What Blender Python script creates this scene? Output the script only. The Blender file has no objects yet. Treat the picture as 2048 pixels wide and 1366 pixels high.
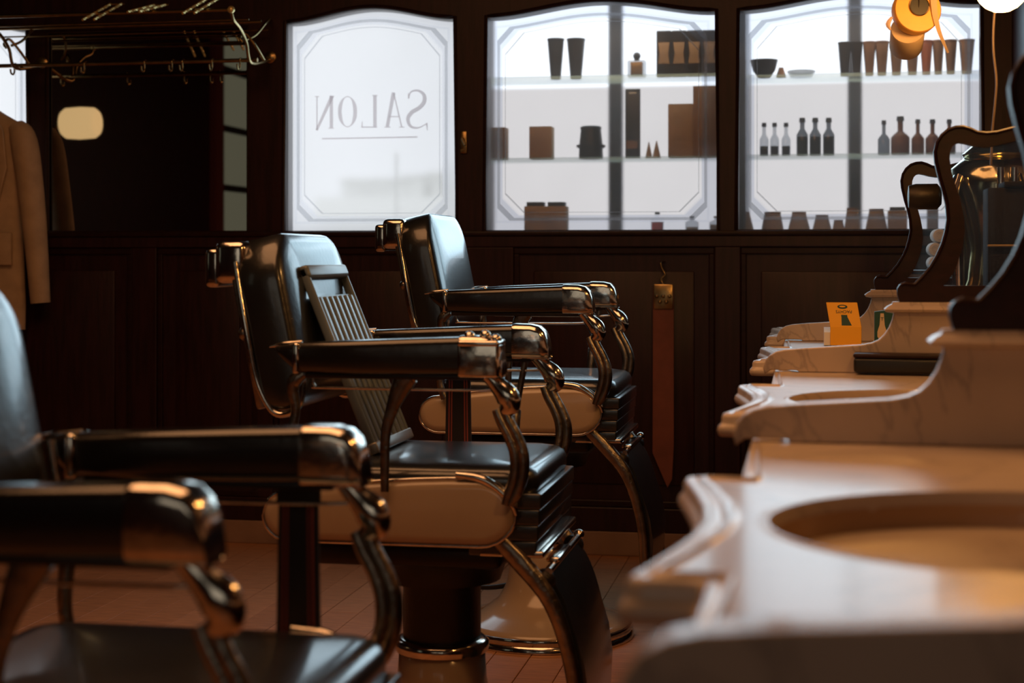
import bpy, bmesh, math, random
from mathutils import Vector, Matrix
random.seed(7)
PI = math.pi
SC = bpy.context.scene
COL = SC.collection

# ------------------------------------------------------------------ camera, world, light, exposure
F = 3230.0                                   # focal length in pixels of the 2048 px frame
YAW = math.atan(601 / F)
CA, SA, EYE = math.cos(YAW), math.sin(YAW), 1.05
cam = bpy.data.cameras.new('camera')
cam.sensor_width = 36
cam.lens = 36 * F / 2048
cam.shift_y = -169 / 2048
cam.clip_start = 0.02
cam.dof.use_dof = True
cam.dof.focus_distance = 4.1
cam.dof.aperture_fstop = 4.2
camo = bpy.data.objects.new('camera', cam)
COL.objects.link(camo)
camo.location = (0, 0, EYE)
camo.rotation_euler = (PI / 2, 0, YAW)
SC.camera = camo
SC.view_settings.view_transform = 'Standard'
SC.view_settings.look = 'None'
SC.view_settings.gamma = 1
SC.view_settings.use_curve_mapping = False
SC.view_settings.exposure = 0.0
w = bpy.data.worlds.new('overcast')
SC.world = w
w.use_nodes = True
w.node_tree.nodes['Background'].inputs[0].default_value = (0.93, 0.96, 1.0, 1)
w.node_tree.nodes['Background'].inputs[1].default_value = 1.05
YWL = 5.78
LAMP_STRENGTH = 78.0
LAMP_COL = (1.0, 0.47, 0.13, 1)
VITRINE_HI, VITRINE_LO = 1.5, 0.78


def area(name, loc, rot, sx, sy, power, col):
    l = bpy.data.lights.new(name, 'AREA')
    l.shape = 'RECTANGLE'; l.size = sx; l.size_y = sy; l.energy = power; l.color = col
    o = bpy.data.objects.new(name, l); COL.objects.link(o)
    o.location = loc; o.rotation_euler = rot
    return o
area('ceiling_fill', (-1.0, 2.3, 2.95), (0, 0, 0), 2.0, 2.4, 42, (1.0, 0.46, 0.19))  # unseen fill added overhead to lift the warm ambient light
area('rear_fill', (-.6, -1.9, 1.7), (PI / 2, 0, 0), 2.4, 1.2, 4, (1.0, 0.88, 0.70))  # dim fill added behind the camera; the rear wall has no window
area('display_fill', (-.74, YWL, 2.02), (math.radians(35), 0, 0), .8, .05, 1.6, (1.0, 0.72, 0.48))  # warm fill added in both display boxes to light the item fronts
area('display_fill', (.16, YWL, 2.02), (math.radians(35), 0, 0), .8, .05, 1.8, (1.0, 0.70, 0.46))
for _x, _w, _p in ((-1.58, .60, 2.6), (-.74, .78, 4.4), (.155, .78, 4.6)):      # daylight coming in through the three windows
    area('window_daylight', (_x, 5.63, 1.54), (-PI / 2, 0, 0), _w, .74, _p, (0.56, 0.84, 1.0))


def at(px, py, Y):
    """room point seen at a pixel of the photograph, on the plane of depth Y"""
    t = (px - 1024) / F
    X = Y * (t * CA - SA) / (CA + t * SA)
    ww = -X * SA + Y * CA
    return X, EYE - (py - 514) * ww / F


# ------------------------------------------------------------------ materials
MATS = {}
def mat(name, col, rough=0.5, metal=0.0, spec=0.5, noise=0.0, nscale=8.0, bump=0.0, bscale=60.0, emit=None,
        estr=0.0, coat=0.0, stretch=None, col2=None, dark=None):
    m = bpy.data.materials.new(name); m.use_nodes = True
    nt = m.node_tree; b = nt.nodes['Principled BSDF']
    b.inputs['Base Color'].default_value = (*col, 1)
    b.inputs['Roughness'].default_value = rough
    b.inputs['Metallic'].default_value = metal
    b.inputs['Specular IOR Level'].default_value = spec
    if coat:
        b.inputs['Coat Weight'].default_value = coat; b.inputs['Coat Roughness'].default_value = 0.12
    tc = nt.nodes.new('ShaderNodeTexCoord')
    mp = nt.nodes.new('ShaderNodeMapping'); nt.links.new(tc.outputs['Object'], mp.inputs[0])
    if stretch: mp.inputs['Scale'].default_value = stretch
    if noise or col2:
        n = nt.nodes.new('ShaderNodeTexNoise'); n.inputs['Scale'].default_value = nscale
        n.inputs['Detail'].default_value = 6; nt.links.new(mp.outputs[0], n.inputs[0])
        r = nt.nodes.new('ShaderNodeValToRGB'); nt.links.new(n.outputs[0], r.inputs[0])
        c2 = col2 or tuple(c * (1 - noise) for c in col)
        r.color_ramp.elements[0].position = 0.35; r.color_ramp.elements[1].position = 0.62
        r.color_ramp.elements[0].color = (*c2, 1); r.color_ramp.elements[1].color = (*col, 1)
        nt.links.new(r.outputs[0], b.inputs['Base Color'])
    if bump:
        n2 = nt.nodes.new('ShaderNodeTexNoise'); n2.inputs['Scale'].default_value = bscale
        n2.inputs['Detail'].default_value = 4; nt.links.new(mp.outputs[0], n2.inputs[0])
        bp = nt.nodes.new('ShaderNodeBump'); bp.inputs['Strength'].default_value = bump
        bp.inputs['Distance'].default_value = 0.004
        nt.links.new(n2.outputs[0], bp.inputs['Height']); nt.links.new(bp.outputs[0], b.inputs['Normal'])
    if emit:
        b.inputs['Emission Color'].default_value = (*emit[:3], 1); b.inputs['Emission Strength'].default_value = estr
    MATS[name] = m
    return m


def pane_mat(name, col, clear, rough=None, gloss=0.04, tint=(0.97, 0.98, 1)):
    """etched / clear pane: part see-through, part diffusing"""
    m = bpy.data.materials.new(name); m.use_nodes = True
    nt = m.node_tree; nt.nodes.clear()
    out = nt.nodes.new('ShaderNodeOutputMaterial')
    if rough:
        tr = nt.nodes.new('ShaderNodeBsdfRefraction'); tr.inputs['Roughness'].default_value = rough; tr.inputs['IOR'].default_value = 1.07
    else:
        tr = nt.nodes.new('ShaderNodeBsdfTransparent')
    tr.inputs[0].default_value = (*tint, 1)
    tl = nt.nodes.new('ShaderNodeBsdfTranslucent'); tl.inputs[0].default_value = (*col, 1)
    n = nt.nodes.new('ShaderNodeTexNoise'); n.inputs['Scale'].default_value = 5
    tc = nt.nodes.new('ShaderNodeTexCoord'); nt.links.new(tc.outputs['Object'], n.inputs[0])
    mr = nt.nodes.new('ShaderNodeMapRange'); mr.inputs[3].default_value = max(0, 1 - clear - .06)
    mr.inputs[4].default_value = min(1, 1 - clear + .06); nt.links.new(n.outputs[0], mr.inputs[0])
    mx = nt.nodes.new('ShaderNodeMixShader')
    nt.links.new(mr.outputs[0], mx.inputs[0]); nt.links.new(tr.outputs[0], mx.inputs[1]); nt.links.new(tl.outputs[0], mx.inputs[2])
    gl = nt.nodes.new('ShaderNodeBsdfGlossy'); gl.inputs['Roughness'].default_value = 0.02
    mg = nt.nodes.new('ShaderNodeMixShader'); mg.inputs[0].default_value = gloss
    nt.links.new(mx.outputs[0], mg.inputs[1]); nt.links.new(gl.outputs[0], mg.inputs[2])
    nt.links.new(mg.outputs[0], out.inputs[0])
    MATS[name] = m
    return m


def emit_mat(name, col, s, nz=0.0):
    m = bpy.data.materials.new(name); m.use_nodes = True
    nt = m.node_tree; nt.nodes.clear()
    out = nt.nodes.new('ShaderNodeOutputMaterial'); e = nt.nodes.new('ShaderNodeEmission')
    e.inputs[0].default_value = (*col[:3], 1); e.inputs[1].default_value = s
    nt.links.new(e.outputs[0], out.inputs[0])
    MATS[name] = m
    return m


leather = mat('black_leather', (0.012, 0.013, 0.014), 0.30, noise=0.3, nscale=20, bump=0.12, bscale=90, spec=0.7, coat=0.75)
padding = mat('worn_black_armrest', (0.009, 0.008, 0.008), 0.22, bump=0.1, bscale=60, spec=0.7, coat=0.5)
chrome = mat('nickel_chrome', (0.72, 0.66, 0.58), 0.13, 1.0, noise=0.25, nscale=30, bump=0.12, bscale=50)
castm = mat('worn_cast_nickel', (0.34, 0.29, 0.24), 0.30, 1.0, noise=0.45, nscale=25, bump=0.4, bscale=70)
iron = mat('dark_cast_iron', (0.035, 0.028, 0.025), 0.45, 0.6, noise=0.3, bump=0.2)
porcelain = mat('cream_porcelain', (0.45, 0.34, 0.24), 0.16, noise=0.10, nscale=3, coat=0.4)
china = mat('basin_china', (0.46, 0.28, 0.15), 0.10, noise=0.08, nscale=4, coat=0.6)
marble = mat('white_marble', (0.56, 0.45, 0.36), 0.36, col2=(0.49, 0.39, 0.31), nscale=5, bump=0.03, bscale=20, coat=0.35)
wood = mat('dark_mahogany', (0.030, 0.0078, 0.0088), 0.42, spec=0.35, noise=0.45, nscale=10, stretch=(6, 6, 0.6), bump=0.1, bscale=30)
wood_frame = mat('polished_mahogany_frame', (0.022, 0.0065, 0.0065), 0.42, spec=0.25, noise=0.4, nscale=14, stretch=(2, 2, 5), coat=0.0)
boards = [mat('reddish_floorboard_%s' % n, c, 0.55, noise=0.28, nscale=9, stretch=(1.5, 14, 1), bump=0.15, bscale=40) for n, c in
          (('a', (0.52, 0.235, 0.105)), ('b', (0.48, 0.215, 0.095)), ('c', (0.56, 0.26, 0.12)))]
gap = mat('dark_floor_gap', (0.03, 0.012, 0.008), 0.8)
plaster = mat('dark_ceiling', (0.05, 0.035, 0.028), 0.8, noise=0.2)
skirt = mat('painted_skirting', (0.30, 0.18, 0.12), 0.6, noise=0.2)
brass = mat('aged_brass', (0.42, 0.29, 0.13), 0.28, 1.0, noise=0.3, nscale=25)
brass_bright = mat('polished_brass', (0.85, 0.62, 0.24), 0.3, 0.6, noise=0.15, nscale=30)  # brighter, yellower brass than the aged one
mirror = mat('old_mirror', (0.42, 0.38, 0.33), 0.015, 1.0)
coatm = mat('cream_cotton', (0.52, 0.38, 0.25), 0.9, noise=0.18, nscale=14, bump=0.5, bscale=12)
shirt = mat('pale_pink_cotton', (0.62, 0.46, 0.42), 0.9, noise=0.1, bump=0.2)
strap_m = mat('oxblood_leather', (0.20, 0.055, 0.035), 0.6, noise=0.25, nscale=12)
strap_d = mat('dark_strop_leather', (0.022, 0.013, 0.012), 0.5, noise=0.3)
strap_r = mat('red_stitching', (0.28, 0.06, 0.05), 0.6)
rib = mat('grey_ribbed_rubber', (0.13, 0.16, 0.175), 0.30, noise=0.2)
tan = mat('tan_card', (0.52, 0.37, 0.22), 0.7, noise=0.25, nscale=20)
brownc = mat('brown_card', (0.36, 0.22, 0.135), 0.7, noise=0.3, nscale=20)
rust = mat('rust_card', (0.60, 0.20, 0.09), 0.7, noise=0.2)
dark_box_m = mat('matt_dark_brown', (0.006, 0.004, 0.004), 0.7, spec=0.08)
blackp = mat('black_plastic', (0.008, 0.008, 0.009), 0.4)
amber = mat('amber_liquid', (0.55, 0.30, 0.06), 0.2)
redl = mat('red_liquid', (0.75, 0.01, 0.02), 0.25)
clearg = pane_mat('clear_bottle_glass', (0.5, 0.58, 0.62), 0.62)
smokeg = pane_mat('smoky_bottle_glass', (0.18, 0.22, 0.26), 0.25)
whitep = mat('white_paper', (0.78, 0.74, 0.68), 0.8)
yellowc = mat('yellow_card', (0.95, 0.46, 0.02), 0.6)
greenc = mat('dark_green_print', (0.008, 0.06, 0.05), 0.6)
orange = mat('yellow_tin', (0.85, 0.42, 0.07), 0.45, noise=0.12, nscale=20)
paper = mat('cream_paper_roll', (0.62, 0.47, 0.30), 0.85, noise=0.1)
towel = mat('white_towelling', (0.72, 0.66, 0.6), 0.95, bump=0.8, bscale=200)
shadecl = mat('lampshade_cloth', (0.6, 0.45, 0.25), 0.8, emit=(0.95, 0.68, 0.34), estr=1.3)
olive = mat('tarnished_nickel', (0.58, 0.52, 0.33), 0.14, 1.0, noise=0.45, nscale=12, bump=0.4, bscale=9)
slate = mat('slate_mullion', (0.035, 0.065, 0.12), 0.5)
bld = mat('pale_render', (0.88, 0.88, 0.85), 0.9, noise=0.1)
bld_w = mat('white_render', (0.97, 0.97, 0.94), 0.9)
pvc = mat('black_cord', (0.09, 0.06, 0.04), 0.5)
dulli = mat('dull_green_glass', (0.12, 0.13, 0.10), 0.6, emit=(0.36, 0.38, 0.29), estr=0.42)
redcurtain = mat('red_wood_post', (0.16, 0.03, 0.025), 0.6)
etch_main = pane_mat('etched_glass', (0.88, 0.88, 0.88), 0.66, .25, gloss=0)
etch_clear = pane_mat('clear_display_glass', (0.88, 0.9, 0.92), 0.88, .42, gloss=0)
etch_frost = pane_mat('frosted_border', (0.90, 0.92, 0.96), 0.52, .5, gloss=0)
etch_frost2 = pane_mat('bluish_etched_border', (0.90, 0.92, 0.96), 0.80, .45, gloss=0, tint=(.80, .84, .92))
etch_white = pane_mat('white_etched_line', (1.0, 1.0, 1.0), 0.95, gloss=0)
etch_grey = pane_mat('grey_etched_line', (0.62, 0.64, 0.68), 0.5, gloss=0)
etch_text = pane_mat('etched_lettering', (0.70, 0.60, 0.58), 0.62, gloss=0)
shelfg = pane_mat('green_edge_glass', (0.55, 0.72, 0.64), 0.72, gloss=0)
glass = pane_mat('thin_glass', (0.5, 0.5, 0.45), 0.99, gloss=0.025)
sky_hi = emit_mat('bright_window_sky', (0.90, 0.95, 1.0), VITRINE_HI)
sky_lo = emit_mat('frosted_window_sky', (0.96, 0.93, 0.93), VITRINE_LO)
globe_m = emit_mat('glowing_globe', LAMP_COL, LAMP_STRENGTH)

# marble veins
nt = marble.node_tree
wv = nt.nodes.new('ShaderNodeTexNoise'); wv.inputs['Scale'].default_value = 3.2; wv.inputs['Detail'].default_value = 9
wv.inputs['Distortion'].default_value = 1.6
tcn = [n for n in nt.nodes if n.type == 'MAPPING'][0]; nt.links.new(tcn.outputs[0], wv.inputs[0])
rp = nt.nodes.new('ShaderNodeValToRGB'); nt.links.new(wv.outputs[0], rp.inputs[0])
e = rp.color_ramp.elements; e[0].position = .485; e[0].color = (1, 1, 1, 1); e[1].position = .515; e[1].color = (1, 1, 1, 1)
k = rp.color_ramp.elements.new(.5); k.color = (.72, .72, .74, 1)
mm = nt.nodes.new('ShaderNodeMix'); mm.data_type = 'RGBA'; mm.blend_type = 'MULTIPLY'; mm.inputs[0].default_value = 1
src = [n for n in nt.nodes if n.type == 'VALTORGB' and n != rp][0]
nt.links.new(src.outputs[0], mm.inputs[6]); nt.links.new(rp.outputs[0], mm.inputs[7])
nt.links.new(mm.outputs[2], nt.nodes['Principled BSDF'].inputs['Base Color'])


# ------------------------------------------------------------------ mesh helpers
def catmull(pts, n=6):
    pts = [Vector(p) for p in pts]
    if len(pts) < 3: return pts
    out = []
    P = [pts[0] * 2 - pts[1]] + pts + [pts[-1] * 2 - pts[-2]]
    for i in range(1, len(P) - 2):
        p0, p1, p2, p3 = P[i - 1:i + 3]
        for j in range(n):
            t = j / n
            out.append(0.5 * ((2 * p1) + (p2 - p0) * t + (2 * p0 - 5 * p1 + 4 * p2 - p3) * t * t + (3 * p1 - p0 - 3 * p2 + p3) * t ** 3))
    out.append(pts[-1])
    return out


def catval(vals, n=6):
    return [v[0] for v in catmull([(v, 0, 0) for v in vals], n)]


class MB:
    def __init__(s): s.v = []; s.f = []
    def loft(s, loops, cap0=True, cap1=True, close=True):
        b = len(s.v); n = len(loops[0])
        for lp in loops: s.v += [tuple(p) for p in lp]
        for i in range(len(loops) - 1):
            for j in range(n if close else n - 1):
                a = b + i * n + j; c = b + i * n + (j + 1) % n
                s.f.append((a, c, c + n, a + n))
        for cap, i in ((cap0, 0), (cap1, len(loops) - 1)):
            if cap:
                r = [b + i * n + j for j in range(n)]
                s.f.append(tuple(reversed(r)) if i == 0 else tuple(r))
        return s
    def fan(s, loop):
        c = sum((Vector(p) for p in loop), Vector()) / len(loop)
        b = len(s.v); s.v += [tuple(p) for p in loop] + [tuple(c)]
        for j in range(len(loop)): s.f.append((b + j, b + (j + 1) % len(loop), b + len(loop)))
        return s
    def box(s, x0, x1, y0, y1, z0, z1):
        return s.loft([[(x0, y0, z0), (x1, y0, z0), (x1, y1, z0), (x0, y1, z0)], [(x0, y0, z1), (x1, y0, z1), (x1, y1, z1), (x0, y1, z1)]])
    def prism(s, poly, axis, a, b):
        f = {'y': lambda p, t: (p[0], t, p[1]), 'x': lambda p, t: (t, p[0], p[1]), 'z': lambda p, t: (p[0], p[1], t)}[axis]
        return s.loft([[f(p, a) for p in poly], [f(p, b) for p in poly]])
    def tube(s, pts, r, n=10, smooth=0, flat=1.0, up=None, twist=0):
        if smooth:
            rr = catval(r if hasattr(r, '__len__') else [r] * len(pts), smooth); pts = catmull(pts, smooth)
        else:
            pts = [Vector(p) for p in pts]; rr = list(r) if hasattr(r, '__len__') else [r] * len(pts)
        loops = []; u = None
        for i, p in enumerate(pts):
            d = (pts[min(i + 1, len(pts) - 1)] - pts[max(i - 1, 0)]).normalized()
            if u is None:
                u = Vector(up) if up else (Vector((0, 1, 0)) if abs(d.y) < .9 else Vector((1, 0, 0)))
            u = (u - d * u.dot(d)).normalized(); v = d.cross(u)
            loops.append([p + (u * math.cos(2 * PI * k / n + twist * i) * flat + v * math.sin(2 * PI * k / n + twist * i)) * rr[i] for k in range(n)])
        return s.loft(loops)
    def lathe(s, prof, c=(0, 0, 0), axis='z', n=28):
        loops = []
        for r, h in prof:
            lp = []
            for k in range(n):
                a = 2 * PI * k / n; p, q = r * math.cos(a), r * math.sin(a)
                lp.append({'z': (c[0] + p, c[1] + q, c[2] + h), 'y': (c[0] + q, c[1] + h, c[2] + p), 'x': (c[0] + h, c[1] + p, c[2] + q)}[axis])
            loops.append(lp)
        return s.loft(loops)
    def ball(s, c, r, sz=1.0, n=16, sx=1.0, sy=1.0):
        loops = []
        for i in range(1, 10):
            a = PI * i / 10
            loops.append([(c[0] + sx * r * math.sin(a) * math.cos(2 * PI * k / n), c[1] + sy * r * math.sin(a) * math.sin(2 * PI * k / n), c[2] - sz * r * math.cos(a)) for k in range(n)])
        return s.loft(loops)
    def rbox(s, x0, x1, y0, y1, z0, z1, r, seg=3):
        bm = bmesh.new(); bmesh.ops.create_cube(bm, size=1)
        for v in bm.verts:
            v.co = Vector(((x0 + x1) / 2 + v.co.x * (x1 - x0), (y0 + y1) / 2 + v.co.y * (y1 - y0), (z0 + z1) / 2 + v.co.z * (z1 - z0)))
        bmesh.ops.bevel(bm, geom=list(bm.edges), offset=r, segments=seg, affect='EDGES', profile=0.5)
        b = len(s.v); bm.verts.index_update()
        s.v += [tuple(v.co) for v in bm.verts]; s.f += [tuple(b + v.index for v in f.verts) for f in bm.faces]
        bm.free(); return s
    def xf(s, M, start=0):
        s.v = s.v[:start] + [tuple(M @ Vector(p)) for p in s.v[start:]]; return s
    def build(s, name, material, parent=None, smooth=35, bevel=0.0):
        me = bpy.data.meshes.new(name); me.from_pydata(s.v, [], s.f)
        bm = bmesh.new(); bm.from_mesh(me); bmesh.ops.recalc_face_normals(bm, faces=bm.faces); bm.to_mesh(me); bm.free()
        me.materials.append(material)
        if smooth:
            me.shade_smooth(); me.set_sharp_from_angle(angle=math.radians(smooth))
        o = bpy.data.objects.new(name, me); COL.objects.link(o)
        if parent: o.parent = parent
        if bevel:
            m = o.modifiers.new('bevel', 'BEVEL'); m.width = bevel; m.segments = 2; m.limit_method = 'ANGLE'
        return o


def rr(w, h, r, inset=0.0, seg=6):
    """rounded rectangle outline in 2-D, centred"""
    w -= 2 * inset; h -= 2 * inset; r = max(0.002, min(r - inset * .8, w / 2 - .0005, h / 2 - .0005)); out = []
    for cx, cy, a0 in ((w / 2 - r, h / 2 - r, 0), (-w / 2 + r, h / 2 - r, PI / 2), (-w / 2 + r, -h / 2 + r, PI), (w / 2 - r, -h / 2 + r, 1.5 * PI)):
        for i in range(seg + 1):
            a = a0 + PI / 2 * i / seg; out.append((cx + r * math.cos(a), cy + r * math.sin(a)))
    return out


def tag(o, label=None, cat=None, group=None, kind=None):
    if label: o['label'] = label
    if cat: o['category'] = cat
    if group: o['group'] = group
    if kind: o['kind'] = kind
    return o


def empty(name, loc, label=None, cat=None, group=None, kind=None, rz=0):
    o = bpy.data.objects.new(name, None); COL.objects.link(o); o.location = loc; o.rotation_euler = (0, 0, rz)
    o.empty_display_size = 0.1
    return tag(o, label, cat, group, kind)


def copy_tree(o, parent=None):
    c = o.copy(); COL.objects.link(c); c.parent = parent
    for ch in list(o.children): copy_tree(ch, c)
    return c


# ------------------------------------------------------------------ room shell
YW = 5.66; XL, XR, YB, ZC = -4.4, 0.66, -2.0, 3.0
floor = empty('floor', (0, 0, 0), kind='structure')
MB().box(XL, XR, YB, YW + .08, -0.06, -0.012).build('subfloor', gap, floor, 0)
bw = 0.0978
protos = {}
xi = 0; x = XR - .02
while x > XL:
    x0 = max(x - bw, XL)
    y = YB + (xi * 1.37) % 2.6 - 2.6
    while y < YW:
        ya, yb = max(y, YB), min(y + 2.6, YW)
        if yb - ya > .02:
            mi = random.randrange(3); dz = random.uniform(-.0008, .0004)
            b = MB(); g = .0009; c = .0012
            b.loft([[(x0 + g, ya + g, -.012), (x - g, ya + g, -.012), (x - g, yb - g, -.012), (x0 + g, yb - g, -.012)],
                    [(x0 + g, ya + g, dz - c), (x - g, ya + g, dz - c), (x - g, yb - g, dz - c), (x0 + g, yb - g, dz - c)],
                    [(x0 + g + c, ya + g, dz), (x - g - c, ya + g, dz), (x - g - c, yb - g, dz), (x0 + g + c, yb - g, dz)]])
            b.build('floorboard', boards[mi], floor, 0)
        y += 2.6
    x -= bw; xi += 1
MB().box(XL - .1, XR + .1, YB - .1, YW + .6, ZC, ZC + .1).build('ceiling', plaster, None, 0)['kind'] = 'structure'
MB().box(XL - .1, XL, YB - .1, YW + .08, -.06, ZC).build('wall_left', wood, None, 0)['kind'] = 'structure'
MB().box(XR, XR + .1, YB - .1, YW + .6, -.06, ZC).build('wall_right', wood, None, 0)['kind'] = 'structure'
MB().box(XL, XR, YB - .1, YB, -.06, ZC).build('wall_rear', wood, None, 0)['kind'] = 'structure'

wall = empty('wall_back', (0, 0, 0), kind='structure')
ZS, ZK, ZP = 1.146, 1.905, 1.950            # sill, arch corner, arch peak
WIN = [(-3.50, -2.914), (-1.896, -1.261), (-1.146, -0.329), (-0.253, 0.562)]
MIR = (-2.833, -2.040)
def arch(x, x0, x1):
    u = (x - x0) / (x1 - x0) * 2 - 1
    return ZK + (ZP - ZK) * (0.5 + 0.5 * math.cos(PI * max(-1, min(1, u * 1.06)))) ** 0.85
ya, yb = YW, YW + .08
MB().box(XL, XR, ya, yb, -.06, ZS).build('lower_wall', wood, wall, 0)
MB().box(XL, XR, ya, yb, ZP + .03, ZC).build('upper_wall', wood, wall, 0)
edges = [XL] + [e for p in sorted(WIN + [MIR]) for e in p] + [XR]
for i in range(0, len(edges), 2):
    MB().box(edges[i], edges[i + 1], ya, yb, ZS, ZP + .03).build('stile', wood, wall, 0)
for (x0, x1) in WIN:
    N = 28; xs = [x0 + (x1 - x0) * i / N for i in range(N + 1)]
    MB().prism([(x, arch(x, x0, x1)) for x in xs] + [(x1, ZP + .03), (x0, ZP + .03)], 'y', ya, yb).build('arched_head', wood, wall, 40)
    # moulded lip round the opening
    b = MB()
    path = [(x0 - .008, YW - .004, ZS - .008)] + [(x, YW - .004, arch(x, x0, x1) + .008) for x in xs] + [(x1 + .008, YW - .004, ZS - .008), (x0 - .008, YW - .004, ZS - .008)]
    b.tube(path, .007, 6); b.build('moulding', wood_frame, wall, 50)
MB().box(MIR[0], MIR[1], ya, yb, 1.9, ZP + .03).build('mirror_head', wood, wall, 0)
# lower panelling: raised rails, stiles and recessed fields
def rail(x0, x1, z0, z1, d=.018, nm='rail'):
    MB().box(x0, x1, YW - d, YW, z0, z1).build(nm, wood, wall, 0, bevel=.004)
rail(XL + .01, XR - .01, 1.085, 1.125, .022)
rail(XL + .01, XR - .01, .085, .17)
px_st = [-4.0, -3.2, -2.42, -1.985, -1.22, -1.10, -.335, -.245, .575]
sx = [(-4.38, -4.30), (-3.36, -3.26), (-2.49, -2.39), (-2.0, -1.94), (-1.235, -1.045), (-.335, -.245), (.56, .63)]
for a, b_ in sx: rail(a, b_, .17, 1.085, .018, 'stile')
for i in range(len(sx) - 1):
    a, b_ = sx[i][1], sx[i + 1][0]
    bb = MB()
    for (q0, q1, z0, z1) in ((a, b_, 1.06, 1.085), (a, b_, .17, .195)):
        bb.box(q0, q1, YW - .012, YW, z0, z1)
    bb.box(a, a + .02, YW - .012, YW, .195, 1.06); bb.box(b_ - .02, b_, YW - .012, YW, .195, 1.06)
    bb.build('panel_moulding', wood_frame, wall, 0, bevel=.004)
    MB().rbox(a + .07, b_ - .07, YW - .008, YW + .01, .25, 1.0, .006, 2).build('raised_panel', wood, wall, 30)
MB().rbox(XL + .01, XR - .01, YW - .03, YW + .004, 1.125, 1.142, .004, 2).build('window_sill', wood_frame, wall, 30)
MB().box(XL + .01, XR - .01, YW - .016, YW, 0, .085).build('baseboard_back', skirt, None, 0, bevel=.004)['kind'] = 'structure'

# ------------------------------------------------------------------ windows with etched borders
YP = YW + .03
def wloop(x0, x1, ins, ch, N=24, y=YP):
    a, b = x0 + ins, x1 - ins; z0 = ZS + ins
    zt = lambda x: arch(x, x0, x1) - ins
    ch = max(ch, .0005); pts = [(a, z0 + ch), (a + ch, z0), (b - ch, z0), (b, z0 + ch), (b, zt(b) - ch), (b - ch, zt(b - ch))]
    for i in range(1, N): x = b - ch - (b - a - 2 * ch) * i / N; pts.append((x, zt(x)))
    pts += [(a + ch, zt(a + ch)), (a, zt(a) - ch)]
    return [(p[0], y, p[1]) for p in pts]
def ring(x0, x1, i0, c0, i1, c1, y, th, m, name, par):
    A, B = wloop(x0, x1, i0, c0, y=y), wloop(x0, x1, i1, c1, y=y)
    A2, B2 = [(p[0], y - th, p[2]) for p in A], [(p[0], y - th, p[2]) for p in B]
    return MB().loft([A, A2, B2, B], False, False).build(name, m, par, 0)
for wi, (x0, x1) in enumerate(WIN):
    t = empty('window_%d' % (wi + 1), (0, 0, 0), kind='structure')
    main = etch_main if wi in (0, 1) else etch_clear
    lp = wloop(x0, x1, .052, .06)
    MB().fan(lp).build('etched_pane', main, t, 0)
    b = MB(); A, B = wloop(x0, x1, 0, .0005), wloop(x0, x1, .052, .06); b.loft([A, B], False, False); b.build('frosted_border', etch_frost if wi < 2 else etch_frost2, t, 0)
    ring(x0, x1, .026, .0005, .034, .0005, YP - .001, .0012, etch_white, 'etched_line', t)
    ring(x0, x1, .034, .045, .044, .052, YP - .001, .0012, etch_grey, 'grey_etched_line', t)
    ring(x0, x1, .045, .053, .055, .062, YP - .001, .0012, etch_white, 'inner_etched_line', t)
    ring(x0, x1, .062, .067, .0645, .069, YP - .001, .0010, etch_grey, 'fine_etched_line', t)

# lettering SALON, reads mirrored from inside: strokes are laid out as seen in the room
def stroke(b, pts, ws, y):
    P = [Vector((p[0], 0, p[1])) for p in pts]
    L, R = [], []
    for i, p in enumerate(P):
        d = (P[min(i + 1, len(P) - 1)] - P[max(i - 1, 0)]).normalized(); n = Vector((-d.z, 0, d.x)) * ws[i] / 2
        L.append(p + n); R.append(p - n)
    loops = [[(l.x, y, l.z), (r.x, y, r.z), (r.x, y - .001, r.z), (l.x, y - .001, l.z)] for l, r in zip(L, R)]
    b.loft(loops)
W1 = [t for t in SC.objects if t.name == 'window_2'][0]
def g(cx, cy):                                # crop pixel of window -> room
    return at(550 + cx / 2.846, cy / 2.846, YP)
def letter(name, strokes):
    b = MB()
    for pts, ws in strokes:
        P = [g(*p) for p in pts]
        if len(P) > 3:
            P3 = catmull([(p[0], p[1], 0) for p in P], 5); P = [(p[0], p[1]) for p in P3]; ws = catval([v for v in ws], 5)
        stroke(b, P, [v * .00062 for v in ws], YP - .002)
    o = b.build('letter', etch_text, W1, 0); o['label'] = name
letter('mirrored letter N', [(((322, 548), (322, 728)), (20, 20)), (((240, 552), (240, 740)), (7, 7)), (((326, 548), (238, 742)), (22, 14)),
                             (((336, 730), (306, 730)), (5, 5)), (((338, 548), (312, 548)), (5, 5)), (((252, 550), (228, 550)), (5, 5))])
ov = [(414 + 44 * math.cos(a), 636 + 86 * math.sin(a)) for a in [2 * PI * k / 16 for k in range(17)]]
letter('mirrored letter O', [(ov, [22 if k % 8 in (0, 1, 7) else (14 if k % 8 in (2, 6) else 6) for k in range(17)])])
letter('mirrored letter L', [(((570, 545), (570, 722)), (21, 21)), (((582, 724), (494, 724)), (7, 7)), (((496, 726), (498, 690)), (8, 4)), (((585, 544), (555, 544)), (5, 5))])
letter('mirrored letter A', [(((676, 528), (640, 722)), (22, 20)), (((676, 528), (722, 722)), (8, 8)), (((648, 664), (708, 664)), (6, 6)),
                             (((658, 724), (624, 724)), (5, 5)), (((738, 724), (708, 724)), (5, 5))])
letter('mirrored letter S', [(((762, 556), (775, 524), (815, 516), (848, 540), (850, 580), (822, 614), (780, 640), (758, 676), (772, 718), (815, 728), (862, 706)),
                              (5, 9, 12, 20, 24, 24, 24, 22, 16, 9, 5)), (((760, 530), (762, 562)), (4, 9)), (((864, 700), (868, 742)), (10, 4))])
b = MB(); P = [g(270, 790), g(812, 780)]; stroke(b, P, [.005, .005], YP - .002); b.build('underline', etch_text, W1, 0)

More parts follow.
